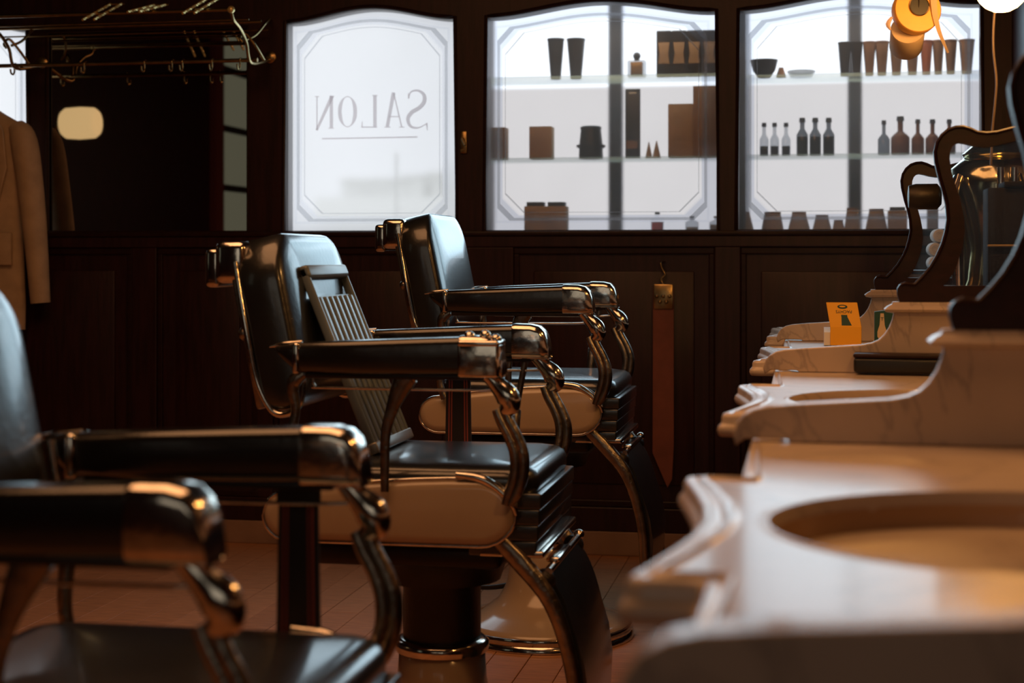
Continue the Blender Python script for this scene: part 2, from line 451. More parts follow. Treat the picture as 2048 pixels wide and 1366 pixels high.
# shops' display boxes behind window 3 and 4
YV = YW + .55
for wi, (cx, nm) in enumerate((((1230), 'left'), ((1710), 'right'))):
    x0, x1 = WIN[2 + wi]
    t = empty('window_%d' % (5 + wi), (0, 0, 0), kind='structure')
    zm = at(1200, 156, YW + .2)[1] + .01
    xl_ = max(x0 - .12, -1.232)
    MB().box(xl_, x1 + .12, YV, YV + .01, zm, ZP + .12).build('upper_pane', sky_hi, t, 0)
    MB().box(xl_, x1 + .12, YV, YV + .01, ZS - .08, zm - .004).build('lower_pane', sky_lo, t, 0)
    mx = at(cx, 200, YV - .02)[0]
    MB().box(mx - .026, mx + .026, YV - .05, YV - .004, ZS - .08, ZP + .12).build('mullion', slate, t, 0, bevel=.004)
vb = MB()
vb.box(-1.248, XR, YW + .081, YV + .02, ZS - .03, ZS - .004)
vb.build('trim_1', wood, None, 0)['kind'] = 'structure'
MB().box(-1.248, -1.234, YW + .081, YV + .02, ZS - .004, ZP + .2).build('trim_2', wood, None, 0)['kind'] = 'structure'
MB().box(-.27, -.235, YW + .14, YV - .06, ZS - .004, ZP + .2).build('trim_3', slate, None, 0)['kind'] = 'structure'
MB().box(-1.248, XR, YW + .081, YV + .02, ZP + .2, ZP + .23).build('trim_4', wood, None, 0)['kind'] = 'structure'
YI = YW + .20
shelf_specs = ((at(1200, 156, YI)[1], -1.232, -.275, 'upper glass shelf of the middle display window', 'glass shelf, middle window, upper'),
               (at(1200, 317, YI)[1], -1.232, -.275, 'lower glass shelf of the middle display window', ''),
               (at(1720, 151, YI)[1], -.23, .65, 'upper glass shelf of the right display window', ''),
               (at(1720, 310, YI)[1], -.23, .65, 'lower glass shelf of the right display window', ''))
for z, a, b_, lab, _ in shelf_specs:
    tag(MB().box(a, b_, YI - .10, YI + .14, z - .004, z).build('glass_shelf', shelfg, None, 0), lab, 'shelf')

# objects in the display windows
def span(xa, xb, yt, ybm, Y=YI):
    X0, z1 = at(xa, yt, Y); X1, z0 = at(xb, ybm, Y); return X0, X1, z0, z1
def seat(z, s):                                # snap to shelf
    return s
ZU2, ZL2, ZU3, ZL3 = [s[0] for s in shelf_specs]; ZB = ZS - .004
def place(name, lab, cat, xa, xb, yt, z0, fn, group=None, Y=YI):
    X0 = at(xa, yt, Y)[0]; X1, zt = at(xb, yt, Y)
    h = max(zt - z0, .01); wd = X1 - X0
    r = empty(name, ((X0 + X1) / 2, Y, z0), lab, cat, group)
    fn(r, wd, h); return r
def f_box(m, lidm=None, d=.06):
    def fn(r, wd, h):
        hh = h * .86 if lidm else h
        MB().rbox(-wd / 2, wd / 2, -d / 2, d / 2, 0, hh, .003, 2).build('carton', m, r, 30)
        if lidm: MB().rbox(-wd / 2 * .8, wd / 2 * .8, -d / 2 * .8, d / 2 * .8, hh, h, .002, 2).build('lid', lidm, r, 30)
    return fn
def f_cup(m, top=1.0, bot=.7, rim=None):
    def fn(r, wd, h):
        MB().lathe([(wd / 2 * bot, 0), (wd / 2 * bot, .002), (wd / 2 * top, h - .004), (wd / 2 * top, h), (wd / 2 * top * .92, h), (wd / 2 * bot * .9, .01)], n=18).build('body', m, r, 40)
        MB().lathe([(wd / 2 * top, h - .006), (wd / 2 * top * 1.04, h - .004), (wd / 2 * top * 1.04, h), (wd / 2 * top, h + .001)], n=18).build('rim', rim or m, r, 40)
    return fn
def f_bottle(gm, lm=None, cm=None, neck=.28, sh=.6, fill=.5):
    def fn(r, wd, h):
        R = wd / 2; cm_ = cm or slate
        MB().lathe([(R * .9, 0), (R, .004), (R, h * sh), (R * .7, h * (sh + .08)), (R * neck, h * (sh + .16)), (R * neck, h * .9)], n=18).build('bottle_body', gm, r, 50)
        if lm: MB().lathe([(R * .86, .003), (R * .88, h * fill * .98), (R * .8, h * fill)], n=16).build('liquid', lm, r, 50)
        MB().lathe([(R * neck * 1.3, h * .88), (R * neck * 1.4, h * .9), (R * neck * 1.2, h)], n=12).build('cap', cm_, r, 40)
    return fn
T = empty
for i, (a, b_) in enumerate(((1094, 1127), (1133, 1169))):
    place('tapered_cup', ('left', 'right')[i] + ' one of two tall dark tapered cups on upper shelf of middle window', 'cup', a, b_, 77, ZU2, f_cup(blackp, 1, .62, slate))
def perf(r, wd, h):
    R = wd / 2
    MB().rbox(-R, R, -.02, .02, 0, h * .68, .006, 2).build('bottle_body', clearg, r, 30)
    MB().rbox(-R * .68, R * .68, -.014, .014, .006, h * .62, .004, 2).build('perfume', amber, r, 30)
    MB().lathe([(R * .3, h * .68), (R * .3, h * .76)], n=12).build('neck', slate, r, 30)
    MB().ball((0, 0, h * .86), R * .42).build('stopper', slate, r, 60)
place('perfume_bottle', 'square glass bottle of amber perfume with round stopper on upper shelf', 'bottle', 1255, 1291, 104, ZU2, perf)
for i in range(4):
    a = 1313 + i * 30.3
    def pk(r, wd, h):
        MB().rbox(-wd / 2, wd / 2, -.015, .015, 0, h, .003, 2).build('pouch', blackp, r, 30)
        s_ = wd / 2 * .78; zs = [h * .28, h * .34, h * .5, h * .62, h * .74]; ws = [1, .92, .72, .86, 1]
        poly = [(-s_ * q, z) for q, z in zip(ws, zs)] + [(s_ * q, z) for q, z in reversed(list(zip(ws, zs)))]
        MB().prism(poly, 'y', -.0175, -.015).build('label_print', tan, r, 0)
    place('packet', ('leftmost', 'second', 'third', 'rightmost')[i] + ' black packet with waisted tan label on upper shelf', 'packet', a, a + 29.6, 61 - i * .5, ZU2, pk, 'black packets with tan labels')
place('carton', 'brown carton at far left edge of the middle window', 'box', 950, 1013, 255, ZL2, f_box(brownc))
place('carton', 'small upright tan carton with fine lines, lower shelf', 'box', 1060, 1105, 253, ZL2, f_box(tan))
def hat(r, wd, h):
    MB().lathe([(wd * .40, 0), (wd * .42, .005), (wd * .40, h * .5), (wd * .34, h)], n=20).build('tin_body', blackp, r, 40)
    MB().lathe([(wd * .44, h * .34), (wd * .5, h * .38), (wd * .5, h * .43), (wd * .42, h * .46)], n=20).build('rim_band', blackp, r, 40)
    MB().lathe([(wd * .36, h * .94), (wd * .37, h), (wd * .3, h * 1.04)], n=20).build('lid', slate, r, 40)
place('domed_tin', 'squat black tin with projecting rim like a bowler hat', 'tin', 1152, 1210, 254, ZL2, hat)
def comb(r, wd, h):
    MB().rbox(-wd / 2, wd / 2, -.008, .008, 0, h, .003, 2).build('card_pack', blackp, r, 30)
    MB().rbox(-wd * .25, wd * .25, -.0095, -.008, h * .925, h * .95, .0006, 1).build('hang_slot', whitep, r, 30)
    MB().box(-wd * .42, wd * .3, -.0095, -.008, h * .14, h * .25).build('label_print', brownc, r, 0)
place('comb_packet', 'tall narrow black comb packet with white hang slot', 'packet', 1250, 1280, 177, ZL2, comb)
for i, (a, b_, t_) in enumerate(((1290, 1304, 284), (1304, 1321, 282))):
    place('perfume_cone', ('left', 'right')[i] + ' of two tiny pointed tan cones beside the tall black packet', 'ornament', a, b_, t_, ZL2, f_cup(tan, .12, 1))
place('carton', 'wide plain tan carton on lower shelf left of the dark tall carton', 'box', 1337, 1387, 208, ZL2, f_box(tan))
place('carton', 'tall dark brown printed carton at right edge of middle window', 'box', 1387, 1450, 172, ZL2, f_box(brownc, None, .07))
for i, a in enumerate((1050, 1092)):
    place('jar', ('left', 'right')[i] + ' of two square brown jars with pale lids on the middle window sill', 'jar', a, a + 42, 404, ZB, f_box(tan, slate))
place('bottle', 'small clear bottle of bright red liquid with green cap', 'bottle', 1300, 1328, 424, ZB, f_bottle(glass, redl, greenc, fill=.5))
place('bottle', 'small clear glass bottle just right of the red bottle', 'bottle', 1370, 1397, 432, ZB, f_bottle(clearg, whitep, blackp, fill=.3))
place('bottle', 'brown tinted small bottle at right corner of middle window sill', 'bottle', 1418, 1446, 432, ZB, f_bottle(clearg, tan, brownc, fill=.45))
# right window
def bowl(r, wd, h):
    R = wd / 2
    MB().lathe([(R * .45, 0), (R * .5, .004), (R * .8, h * .4), (R, h), (R * .93, h), (R * .7, h * .45), (0.004, h * .2)], n=24).build('bowl_body', blackp, r, 50)
    MB().ball((R * .1, 0, h * .72), R * .28).build('soap', rust, r, 60)
place('shaving_bowl', 'dark shaving bowl holding an orange soap on upper shelf', 'bowl', 1500, 1556, 119, ZU3, bowl)
place('brush', 'small brown shaving brush lying beside the dark bowl', 'brush', 1552, 1572, 135, ZU3, f_cup(brownc, .5, 1))
place('glass_dish', 'low clear glass dish right of the dark bowl', 'dish', 1575, 1630, 141, ZU3, f_cup(clearg, 1, .8))
cups = [(1676, 1703, blackp), (1701, 1726, blackp), (1726, 1752, brownc), (1750, 1778, brownc), (1779, 1807, brownc), (1811, 1839, brownc), (1840, 1866, rust), (1865, 1889, brownc), (1889, 1915, brownc), (1918, 1950, brownc)]
od = ['first', 'second', 'third', 'fourth', 'fifth', 'sixth', 'seventh', 'eighth', 'ninth', 'tenth']
for i, (a, b_, m) in enumerate(cups):
    place('tapered_tin', od[i] + ' tapered tin from the left in the upper shelf row, right window', 'tin', a, b_, 84 - i * .6, ZU3, f_cup(m, 1, .62), 'tapered tins on the upper shelf')
for i, a in enumerate((1519, 1540, 1563)):
    place('bottle', ('left', 'middle', 'right')[i] + ' of three slim pale bottles on lower shelf, right window', 'bottle', a, a + 18, 245, ZL3, f_bottle(clearg, slate, slate, .4, .5, .3), 'slim pale bottles')
for i, a in enumerate((1593, 1619, 1646)):
    place('bottle', ('left', 'middle', 'right')[i] + ' of three dark filled bottles on lower shelf, right window', 'bottle', a, a + 23, 235, ZL3, f_bottle(smokeg, blackp, slate, .4, .55, .5), 'dark filled bottles')
for i, (a, b_, t_) in enumerate(((1756, 1780, 240), (1782, 1820, 232), (1823, 1849, 238), (1851, 1880, 238), (1886, 1912, 238))):
    place('bottle', ('first slim', 'second, broad-shouldered', 'third', 'fourth, reddish', 'fifth and last')[i] + ' brown bottle from left on lower shelf, right window', 'bottle', a, b_, t_, ZL3,
          f_bottle(mat('brown_bottle_glass', (0.22, 0.09, 0.05), .3) if i not in (0,) else smokeg, None, slate, .3, .45), 'brown bottles')
for i, (a, b_, t_, tp) in enumerate(((1476, 1508, 424, .45), (1522, 1568, 424, .7), (1575, 1621, 424, .6), (1624, 1664, 430, .62), (1664, 1690, 440, .7), (1688, 1722, 416, .66), (1730, 1776, 418, .62))):
    place('round_jar', od[i] + ' squat brown jar from the left on right window sill', 'jar', a, b_, t_, ZB, f_cup(tan, tp, 1, brownc), 'squat brown jars on the sill')
place('round_jar', 'straight-sided brown jar with dark lid, last on right window sill', 'jar', 1776, 1814, 414, ZB, f_box(tan, blackp))
place('round_jar', 'straight grey-brown jar seen through the farthest mirror frame', 'jar', 1855, 1876, 408, ZB, f_box(brownc, slate))

# buildings outside window 2 (pale, across the street)
for i, (xa, xb, yt, lab) in enumerate(((640, 790, 356, 'low pale building across the street, left part'), (770, 828, 348, 'pale building across the street, middle step'), (820, 875, 342, 'tallest pale building across the street, right step'))):
    Y = 16 + i * .6
    X0, zt = at(xa, yt, Y); X1, zb = at(xb, 388, Y)
    bo = empty('building', ((X0 + X1) / 2, Y, zb - .0), lab, 'building')
    wd = X1 - X0
    MB().box(-wd / 2, wd / 2, 0, .5, 0, zt - zb).build('facade', bld, bo, 0)
    MB().box(-wd / 2 - .3, wd / 2 + .3, -.01, .5, -.3 - zb, 0).build('ground_floor', bld_w, bo, 0)
    MB().box(-wd / 2 - .02, wd / 2 + .02, -.03, .53, zt - zb, zt - zb + .03).build('roof', bld, bo, 0)
X0, z0 = at(771, 300, 9.0); X1, z1 = at(775, 420, 9.0)
tag(MB().tube([(X0, 9, -.3), (X0, 9, z0)], .008, 8).build('street_post', bld, None, 40), 'thin pale post outside the etched window', 'post')
MB().box(-12, 8, YV + 1.2, 40, -.4, -.3).build('trim_5', bld, None, 0)['kind'] = 'structure'

# latch between the windows
lt = empty('window_latch', (at(928, 285, YW)[0], YW, at(928, 285, YW)[1]), 'small dark brass latch on the stile right of the etched window', 'latch')
MB().rbox(-.012, .012, -.01, 0, -.04, .04, .004, 2).build('back_plate', brass, lt, 30)
MB().tube([(0, -.008, .012), (0, -.028, .012), (.012, -.034, -.012)], .005, 8).build('handle', brass, lt, 50)
MB().tube([(-.004, -.006, -.03), (-.004, -.018, -.03)], .006, 8).build('bolt', brass, lt, 50)

# ------------------------------------------------------------------ left wall mirror, rack, coat
mr_ = empty('wall_mirror', ((MIR[0] + MIR[1]) / 2, YW, ZS), 'large dark wall mirror behind the hat rack reflecting the room', 'mirror')
hw = (MIR[1] - MIR[0]) / 2
MB().box(-hw + .001, hw - .001, .012, .02, 0.001, 1.899 - ZS).build('mirror_glass', mirror, mr_, 0)
b = MB(); b.tube([(-hw, 0, -.004), (-hw, 0, .75), (hw, 0, .75), (hw, 0, -.004), (-hw, 0, -.004)], .008, 6); b.build('moulding', wood_frame, mr_, 50)

rk = empty('hat_rack', (-2.6, YW, 1.75), 'brass wall rack of long rods with scrolled end brackets', 'rack')
def P(px, py, Y): X, Z = at(px, py, Y); return (X + 2.6, Y - YW, Z - 1.75)
zt = at(0, 33, 5.25)[1] - 1.75; zt2 = at(0, 58, 5.53)[1] - 1.75; zl = at(0, 132, 5.49)[1] - 1.75
xa, xb = -.95, P(478, 0, 5.3)[0]
for nm, y, z, r in (('top_rod', 5.25, zt, .007), ('top_rod', 5.53, zt2, .006), ('hook_rod', 5.49, zl, .0075), ('thin_rod', 5.40, zt - .012, .003), ('thin_rod', 5.60, zt2 - .02, .003)):
    MB().tube([(xa, y - YW, z), (xb, y - YW, z)], r, 10).build(nm, brass, rk, 50)
for xx in (P(18, 60, 5.4)[0], xb - .01):
    b = MB()
    b.tube([(xx, -.005, zl + .02), (xx, 5.45 - YW, zl - .015), (xx, 5.40 - YW, zl + .05), (xx, 5.34 - YW, zl + .09), (xx, 5.27 - YW, zt - .03), (xx, 5.25 - YW, zt)], .006, 8, 5)
    b.tube([(xx + .03, 5.5 - YW, zl), (xx + .01, 5.46 - YW, zl + .05), (xx - .02, 5.44 - YW, zl + .09), (xx - .03, 5.42 - YW, zl + .07), (xx - .02, 5.42 - YW, zl + .055)], .005, 8, 5)
    b.tube([(xx, -.005, zt2 + .03), (xx + .02, 5.55 - YW, zt2), (xx - .0, 5.5 - YW, zt2 - .05), (xx - .03, 5.47 - YW, zl + .07)], .005, 8, 5)
    b.build('scroll_bracket', brass, rk, 60)
    MB().ball((xx, 5.25 - YW, zt), .013).build('end_knob', brass_bright, rk, 60)
    MB().lathe([(.022, 0), (.022, -.006), (.012, -.012)], (xx, -.001, zl + .03), 'y', 14).build('wall_rosette', brass, rk, 50)
for px in (30, 170, 290, 345, 366, 425, 481):
    X = P(px, 130, 5.49)[0]; y = 5.49 - YW
    MB().tube([(X, y + .006, zl + .008), (X, y - .008, zl + .002), (X, y - .004, zl - .02), (X, y - .014, zl - .034), (X, y - .03, zl - .03), (X, y - .034, zl - .016)], .0035, 8, 4).build('hook', brass, rk, 60)
for i, (a, b2) in enumerate((((165, 40), (222, 8)), ((255, 24), (310, 10)), ((365, 27), (415, -3)))):
    p0 = at(*a, 5.16); p1 = at(*b2, 5.34)
    hgr = empty('twisted_hanger', (p0[0], 5.16, p0[1]), ('leftmost', 'middle', 'right')[i] + ' pair of twisted bright brass bars on top of the rack', 'hanger', 'twisted brass hangers on the rack')
    d = (p1[0] - p0[0], .18, p1[1] - p0[1])
    for k in range(2):
        pts = [(d[0] * q / 16 + .042 * k, d[1] * q / 16, d[2] * q / 16) for q in range(17)]
        MB().tube(pts, [.0042 + .0012 * (q % 2) for q in range(17)], 6, twist=.8).build('twisted_bar', brass_bright, hgr, 30)
    MB().tube([(d[0] + .0, d[1], d[2]), (d[0] + .05, d[1], d[2])], .004, 8).build('cross_bar', brass, hgr, 50)

# barber's coat
CY = 5.575
cc = at(-52, 300, CY)[0]
co = empty('barber_coat', (cc, CY, .78), 'cream cotton coat with open collar hanging below the left window', 'coat')
def lens(hw_, hd, z, n=24, sag=0):
    return [(hw_ * math.copysign(abs(math.cos(2 * PI * k / n)) ** .8, math.cos(2 * PI * k / n)),
             hd * math.copysign(abs(math.sin(2 * PI * k / n)) ** .8, math.sin(2 * PI * k / n)) * (1 + .12 * math.cos(9 * 2 * PI * k / n) * sag), z) for k in range(n)]
b = MB()
b.loft([lens(.205, .055, 0, sag=1), lens(.207, .056, .1, sag=1), lens(.20, .055, .28, sag=.7), lens(.19, .055, .42, sag=.3), lens(.195, .055, .58), lens(.20, .05, .70), lens(.195, .04, .765), lens(.13, .034, .80), lens(.08, .03, .83)])
b.build('coat_body', coatm, co, 60)
for s in (-1, 1):
    b = MB(); b.tube([(s * .17, 0, .755), (s * .205, -.008, .70), (s * .235, -.012, .52), (s * .262, -.02, .30), (s * .278, -.02, .10)], [.035, .05, .048, .042, .036], 14, 5, up=(0, 1, 0)); b.build('sleeve', coatm, co, 60)
    b = MB(); b.prism([(s * .05, .40), (s * .12, .43), (s * .165, .60), (s * .15, .74), (s * .115, .79), (s * .105, .68), (s * .11, .52)], 'y', -.066, -.054); b.build('lapel', coatm, co, 30, bevel=.003)
    b = MB(); b.rbox(s * .135 - .048, s * .135 + .048, -.066, -.050, .24, .36, .004, 2); b.build('pocket', coatm, co, 30)
MB().prism([(0, .36), (.11, .50), (.11, .66), (.10, .79), (-.10, .79), (-.11, .66), (-.11, .50)], 'y', -.060, -.045).build('shirt_front', shirt, co, 0)
MB().tube([(0, 0, .80), (0, 0, .92), (0, .012, .965), (0, .022, .985)], .004, 8, 4).build('hanger_hook', brass, co, 60)

# lamp and bright cabinet that the mirror shows, at the left wall
L3 = empty('wall_lamp', (XL, 3.0, 1.79), 'cloth-shaded drum lamp on left wall seen in the dark mirror', 'lamp')
MB().lathe([(.07, -.10), (.085, -.08), (.09, 0), (.085, .08), (.07, .10)], (.42, 0, 0), 'x', 24).build('lamp_shade', shadecl, L3, 40)
MB().tube([(.001, 0, -.02), (.2, 0, -.06), (.3, 0, 0)], .012, 8, 4).build('lamp_arm', brass, L3, 60)
sw = empty('window_7', (XL, -.65, 0), kind='structure')
MB().box(.002, .012, -.75, .45, 1.2, 2.75).build('pane', dulli, sw, 0)
for z in (1.55, 2.0, 2.45): MB().box(.012, .03, -.75, .45, z, z + .05).build('glazing_bar', wood, sw, 0)
MB().box(.002, .05, .45, .62, 1.0, 2.75).build('post', redcurtain, sw, 0)

# strop on the back wall
sx0, sz0 = at(1327, 975, YW - .03)
st = empty('leather_strop', (sx0, YW - .03, sz0), 'long reddish leather strop hanging by a brass clamp on the back wall', 'strop')
hh = at(1327, 575, YW - .03)[1] - sz0
MB().prism([(.014, 0), (.03, .03), (.036, .15), (.036, hh), (-.036, hh), (-.038, .12)], 'y', -.004, .003).build('strap', strap_m, st, 0, bevel=.001)
MB().rbox(-.034, .034, -.012, .006, hh - .075, hh + .012, .004, 2).build('clamp', brass, st, 30)
for k in range(5): MB().ball((-.022 + .011 * k, -.013, hh - .03 - .02 * (k % 2)), .007).build('clamp_stud', brass, st, 60)
MB().tube([(0, -.002, hh + .01), (-.008, -.002, hh + .03), (.006, -.002, hh + .045), (-.004, -.002, hh + .065), (-.009, -.002, hh + .085), (.002, .02, hh + .09)], .0035, 8, 5).build('hook', brass, st, 60)

# ------------------------------------------------------------------ barber chairs
def make_chair():
    r = empty('barber_chair', (0, 0, 0))
    up = []
    def U(o): up.append(o); return o
    # back cushion
    Hh, Wd = .345, .45
    def blp(x, ins):
        top = rr(Wd, Hh, .095, ins, 9)[:20]; bot = rr(Wd, Hh, .02, ins, 5)[12:]; out = []
        nleft = 10
        for p in top: out.append((x, p[0], p[1]))
        zs0, zs1 = top[-1][1], bot[0][1]
        for q in range(1, 12): out.append((x, top[-1][0], zs0 + (zs1 - zs0) * q / 12))
        for p in bot: out.append((x, p[0], p[1]))
        for q in range(1, 12): out.append((x, bot[-1][0], zs1 + (zs0 - zs1) * q / 12))
        res = []
        for (x_, y_, z_) in out:
            if z_ < -.125: x_ *= math.sqrt(max(0.02, 1 - ((-.125 - z_) / .0485) ** 2))
            res.append((x_, y_, z_))
        return res
    b = MB()
    b.loft([blp(-.045, .018), blp(-.042, .006), blp(-.034, .0005), blp(0, 0), blp(.030, 0), blp(.037, .003), blp(.042, .009), blp(.046, .022), blp(.051, .05), blp(.053, .09), blp(.055, .13)])
    M = Matrix.Translation((-.292, 0, .922)) @ Matrix.Rotation(math.radians(-11.5), 4, 'Y')
    b.xf(M); U(b.build('backrest', leather, r, 60))
    for s in (-1, 1):
        b = MB(); pth = [(-.047, s * (Wd / 2 - .015), .13), (-.047, s * (Wd / 2 - .004), 0), (-.047, s * (Wd / 2 - .006), -.10), (-.028, s * (Wd / 2 - .004), -.165), (0, s * (Wd / 2 - .004), -.178), (.03, s * (Wd / 2 - .004), -.165), (.046, s * (Wd / 2 - .004), -.12), (.05, s * (Wd / 2 - .004), -.05)]
        b.tube(pth, .0065, 8, 5)
        b.xf(M); U(b.build('back_trim', chrome, r, 60))
    b = MB()
    for s in (-1, 1):
        b.rbox(-.062, -.043, s * .20 - .012, s * .20 + .012, -.16, .10, .006, 2); b.ball((-.058, s * .20, -.01), .014)
    b.rbox(-.056, -.042, -.20, .20, -.02, .01, .005, 2)
    b.xf(M); U(b.build('back_frame', castm, r, 40))
    b = MB(); b.rbox(-.408, -.345, -.212, .212, .998, 1.081, .015, 4); U(b.build('headrest_socket', chrome, r, 60))
    b = MB(); b.rbox(-.432, -.400, -.20, .20, .990, 1.066, .010, 4); U(b.build('headrest_plate', chrome, r, 60))
    # seat cushion
    b = MB(); cx = -.01
    def slp(z, ins): return [(cx + p[0], p[1], z) for p in rr(.48, .45, .06, ins, 7)]
    b.loft([slp(.598, .02), slp(.600, .006), slp(.612, 0), slp(.632, 0), slp(.644, .006), slp(.651, .018), slp(.6555, .045), slp(.660, .10), slp(.662, .18)])
    U(b.build('seat', leather, r, 60))
    for i in range(4):
        b = MB(); z1 = .605 - .03 * i; b.rbox(.10, .240 - .003 * i, -.212, .212, z1 - .0296, z1, .0035, 3)
        U(b.build('front_fold', leather, r, 60))
    b = MB(); b.rbox(.12, .245, -.212, .212, .484, .497, .004, 3); U(b.build('front_bar', chrome, r, 50))
    # porcelain side panels
    for s in (-1, 1):
        prof = []
        import itertools
        # outline: round rear end (small), taller front end
        def outl(ins):
            out = []
            for k in range(13):
                a = -PI / 2 + PI * k / 12
                out.append((.128 + (.070 - ins) * math.cos(a), .5725 + (.0635 - ins) * math.sin(a)))
            for k in range(1, 6):
                q = k / 6; out.append((.128 - q * .366, .636 - ins - .030 * q ** 1.8))
            for k in range(13):
                a = PI / 2 + PI * k / 12
                out.append((-.242 + (.052 - ins) * math.cos(a), .5565 + (.0475 - ins) * math.sin(a)))
            return out
        y0 = s * .238
        b = MB(); b.loft([[(p[0], y0 - s * .03, p[1]) for p in outl(0.002)], [(p[0], y0 + s * .008, p[1]) for p in outl(.002)], [(p[0], y0 + s * .016, p[1]) for p in outl(.008)], [(p[0], y0 + s * .019, p[1]) for p in outl(.02)]])
        U(b.build('side_panel', porcelain, r, 50))
        o = outl(0); b = MB(); b.tube([(p[0], y0 + s * .008, p[1]) for p in o + [o[0]]], .004, 8); U(b.build('panel_rim', chrome, r, 60))
        b = MB(); b.tube([(.085, y0 + s * .012, .643), (.13, y0 + s * .012, .637), (.165, y0 + s * .012, .618), (.192, y0 + s * .012, .59), (.2, y0 + s * .012, .57)], [.007, .009, .008, .007, .004], 8, 4); U(b.build('front_clasp', chrome, r, 60))
    # arms
    for s in (-1, 1):
        ar = MB()
        secs = []
        for x, zt_, zb_, wd in ((-.262, .880, .872, .012), (-.25, .884, .858, .03), (-.215, .8885, .832, .052), (-.1, .894, .830, .06), (.02, .899, .831, .062), (.115, .9025, .833, .062)):
            secs.append([(x, s * .265 + p[0], (zt_ + zb_) / 2 + p[1]) for p in rr(wd, zt_ - zb_, .014, 0, 4)])
        ar.loft(secs); arm = U(ar.build('armrest', padding, r, 60))
        b = MB(); L = []
        for x, zt_, wd in ((.100, .9045, .066), (.106, .9055, .068), (.14, .9045, .068), (.158, .900, .067), (.170, .889, .063), (.177, .872, .058), (.180, .845, .056), (.178, .833, .052)):
            L.append([(x, s * .265 + p[0], (zt_ + .828) / 2 + p[1]) for p in rr(wd, max(zt_ - .828, .004), .016, 0, 5)])
        b.loft(L); U(b.build('arm_cap', chrome, r, 60))
        b = MB(); b.tube([(-.275, s * .265, .879), (-.25, s * .265, .884), (-.21, s * .265, .889)], [.002, .005, .004], 8, 4); b.rbox(-.222, -.208, s * .265 - .029, s * .265 + .029, .83, .889, .005, 2)
        U(b.build('arm_ferrule', chrome, r, 50))
        b = MB(); b.rbox(-.2, .14, s * .265 - .018, s * .265 + .018, .822, .833, .003, 2); U(b.build('arm_channel', iron, r, 40))
        b = MB(); b.tube([(-.19, s * .265, .822), (-.185, s * .265, .806), (-.16, s * .265, .803), (.13, s * .265, .803), (.155, s * .265, .81)], .0028, 8, 4); U(b.build('arm_rail', chrome, r, 60))
        # front bracket
        yb_ = s * .268
        b = MB(); b.tube([(.148, yb_, .832), (.165, yb_, .815), (.184, yb_, .795), (.190, yb_, .776), (.178, yb_, .762)], [.013, .016, .022, .020, .012], 12, 5, flat=.75); U(b.build('bracket_knuckle', chrome, r, 60))
        b = MB()
        for dx in (-.0075, .0075):
            b.tube([(.172 + dx, yb_, .768), (.182 + dx, yb_, .745), (.198 + dx, yb_, .715), (.208 + dx, yb_, .685), (.208 + dx, yb_, .65), (.198 + dx, yb_, .618), (.186 + dx * .6, yb_, .592)], [.0085, .010, .0105, .011, .011, .010, .008], 10, 5)
        U(b.build('front_bracket', castm, r, 60))
        # rear post
        b = MB(); b.tube([(-.205, yb_, .83), (-.222, yb_, .818), (-.228, yb_, .80), (-.222, yb_, .76), (-.232, yb_, .71), (-.235, yb_, .65), (-.22, yb_, .60)], [.010, .014, .012, .009, .011, .010, .010], 10, 5, flat=.8); U(b.build('rear_post', castm, r, 60))
    # flared lever (near side) and straight lever (far side)
    yb_ = -.268
    b = MB(); b.tube([(.004, yb_, .833), (-.006, yb_, .826), (-.02, yb_, .80), (-.034, yb_, .765), (-.046, yb_, .72), (-.048, yb_, .66), (-.048, yb_, .61)], [.020, .022, .018, .0125, .010, .009, .008], 12, 5, flat=.5); U(b.build('flared_strut', castm, r, 60))
    b = MB(); b.tube([(.018, yb_ - .004, .838), (.004, yb_ - .004, .842), (-.012, yb_ - .004, .834)], [.004, .006, .004], 8, 4); U(b.build('strut_cap', brass_bright, r, 60))
    b = MB(); b.tube([(.125, .268, .83), (.112, .268, .76), (.104, .268, .72), (.103, .268, .715), (.098, .268, .66), (.098, .268, .62)], [.007, .007, .0075, .012, .0125, .010], 10); U(b.build('straight_lever', castm, r, 50))
    # under-seat casting
    b = MB(); b.rbox(-.22, .16, -.20, .20, .455, .50, .015, 3); b.lathe([(.12, .40), (.13, .43), (.16, .456)], (0, 0, 0)); U(b.build('seat_casting', iron, r, 50))
    # leg rest
    for s in (-1, 1):
        b = MB(); b.tube([(.16, s * .205, .515), (.20, s * .208, .475), (.25, s * .208, .415), (.28, s * .206, .345), (.300, s * .204, .255), (.305, s * .20, .17), (.318, s * .195, .10), (.335, s * .185, .06)], [.018, .019, .017, .015, .014, .013, .012, .012], 10, 5, flat=.7)
        U(b.build('footrest_rail', castm, r, 60))
        b = MB(); b.ball((.242, s * .19, .440), .022, 1, 12); U(b.build('hinge_knob', iron, r, 60))
    b = MB()
    L = []
    for x, z in ((.250, .452), (.278, .405), (.300, .34), (.318, .28), (.326, .22), (.322, .15), (.312, .10)):
        L.append([(x - .02, -.185, z - .006), (x, -.185, z), (x + .004, -.1, z), (x + .005, 0, z), (x + .004, .1, z), (x, .185, z), (x - .02, .185, z - .006)])
    b.loft(L); U(b.build('leg_pad', leather, r, 60))
    b = MB(); b.tube([(.252, -.2, .458), (.252, .2, .458)], .0075, 10); b.rbox(.235, .262, -.13, .02, .462, .472, .004, 2); b.ball((.252, .2, .46), .012); U(b.build('leg_pad_bar', chrome, r, 50))
    b = MB()
    o = rr(.20, .36, .07, 0, 7); i_ = rr(.20, .36, .07, .045, 7)
    A = lambda q, z: [(.375 + p[0], p[1], z) for p in q]
    b.loft([A(o, .028), A(o, .052), A(i_, .052), A(i_, .028), A(o, .028)], False, False); U(b.build('footplate', iron, r, 40))
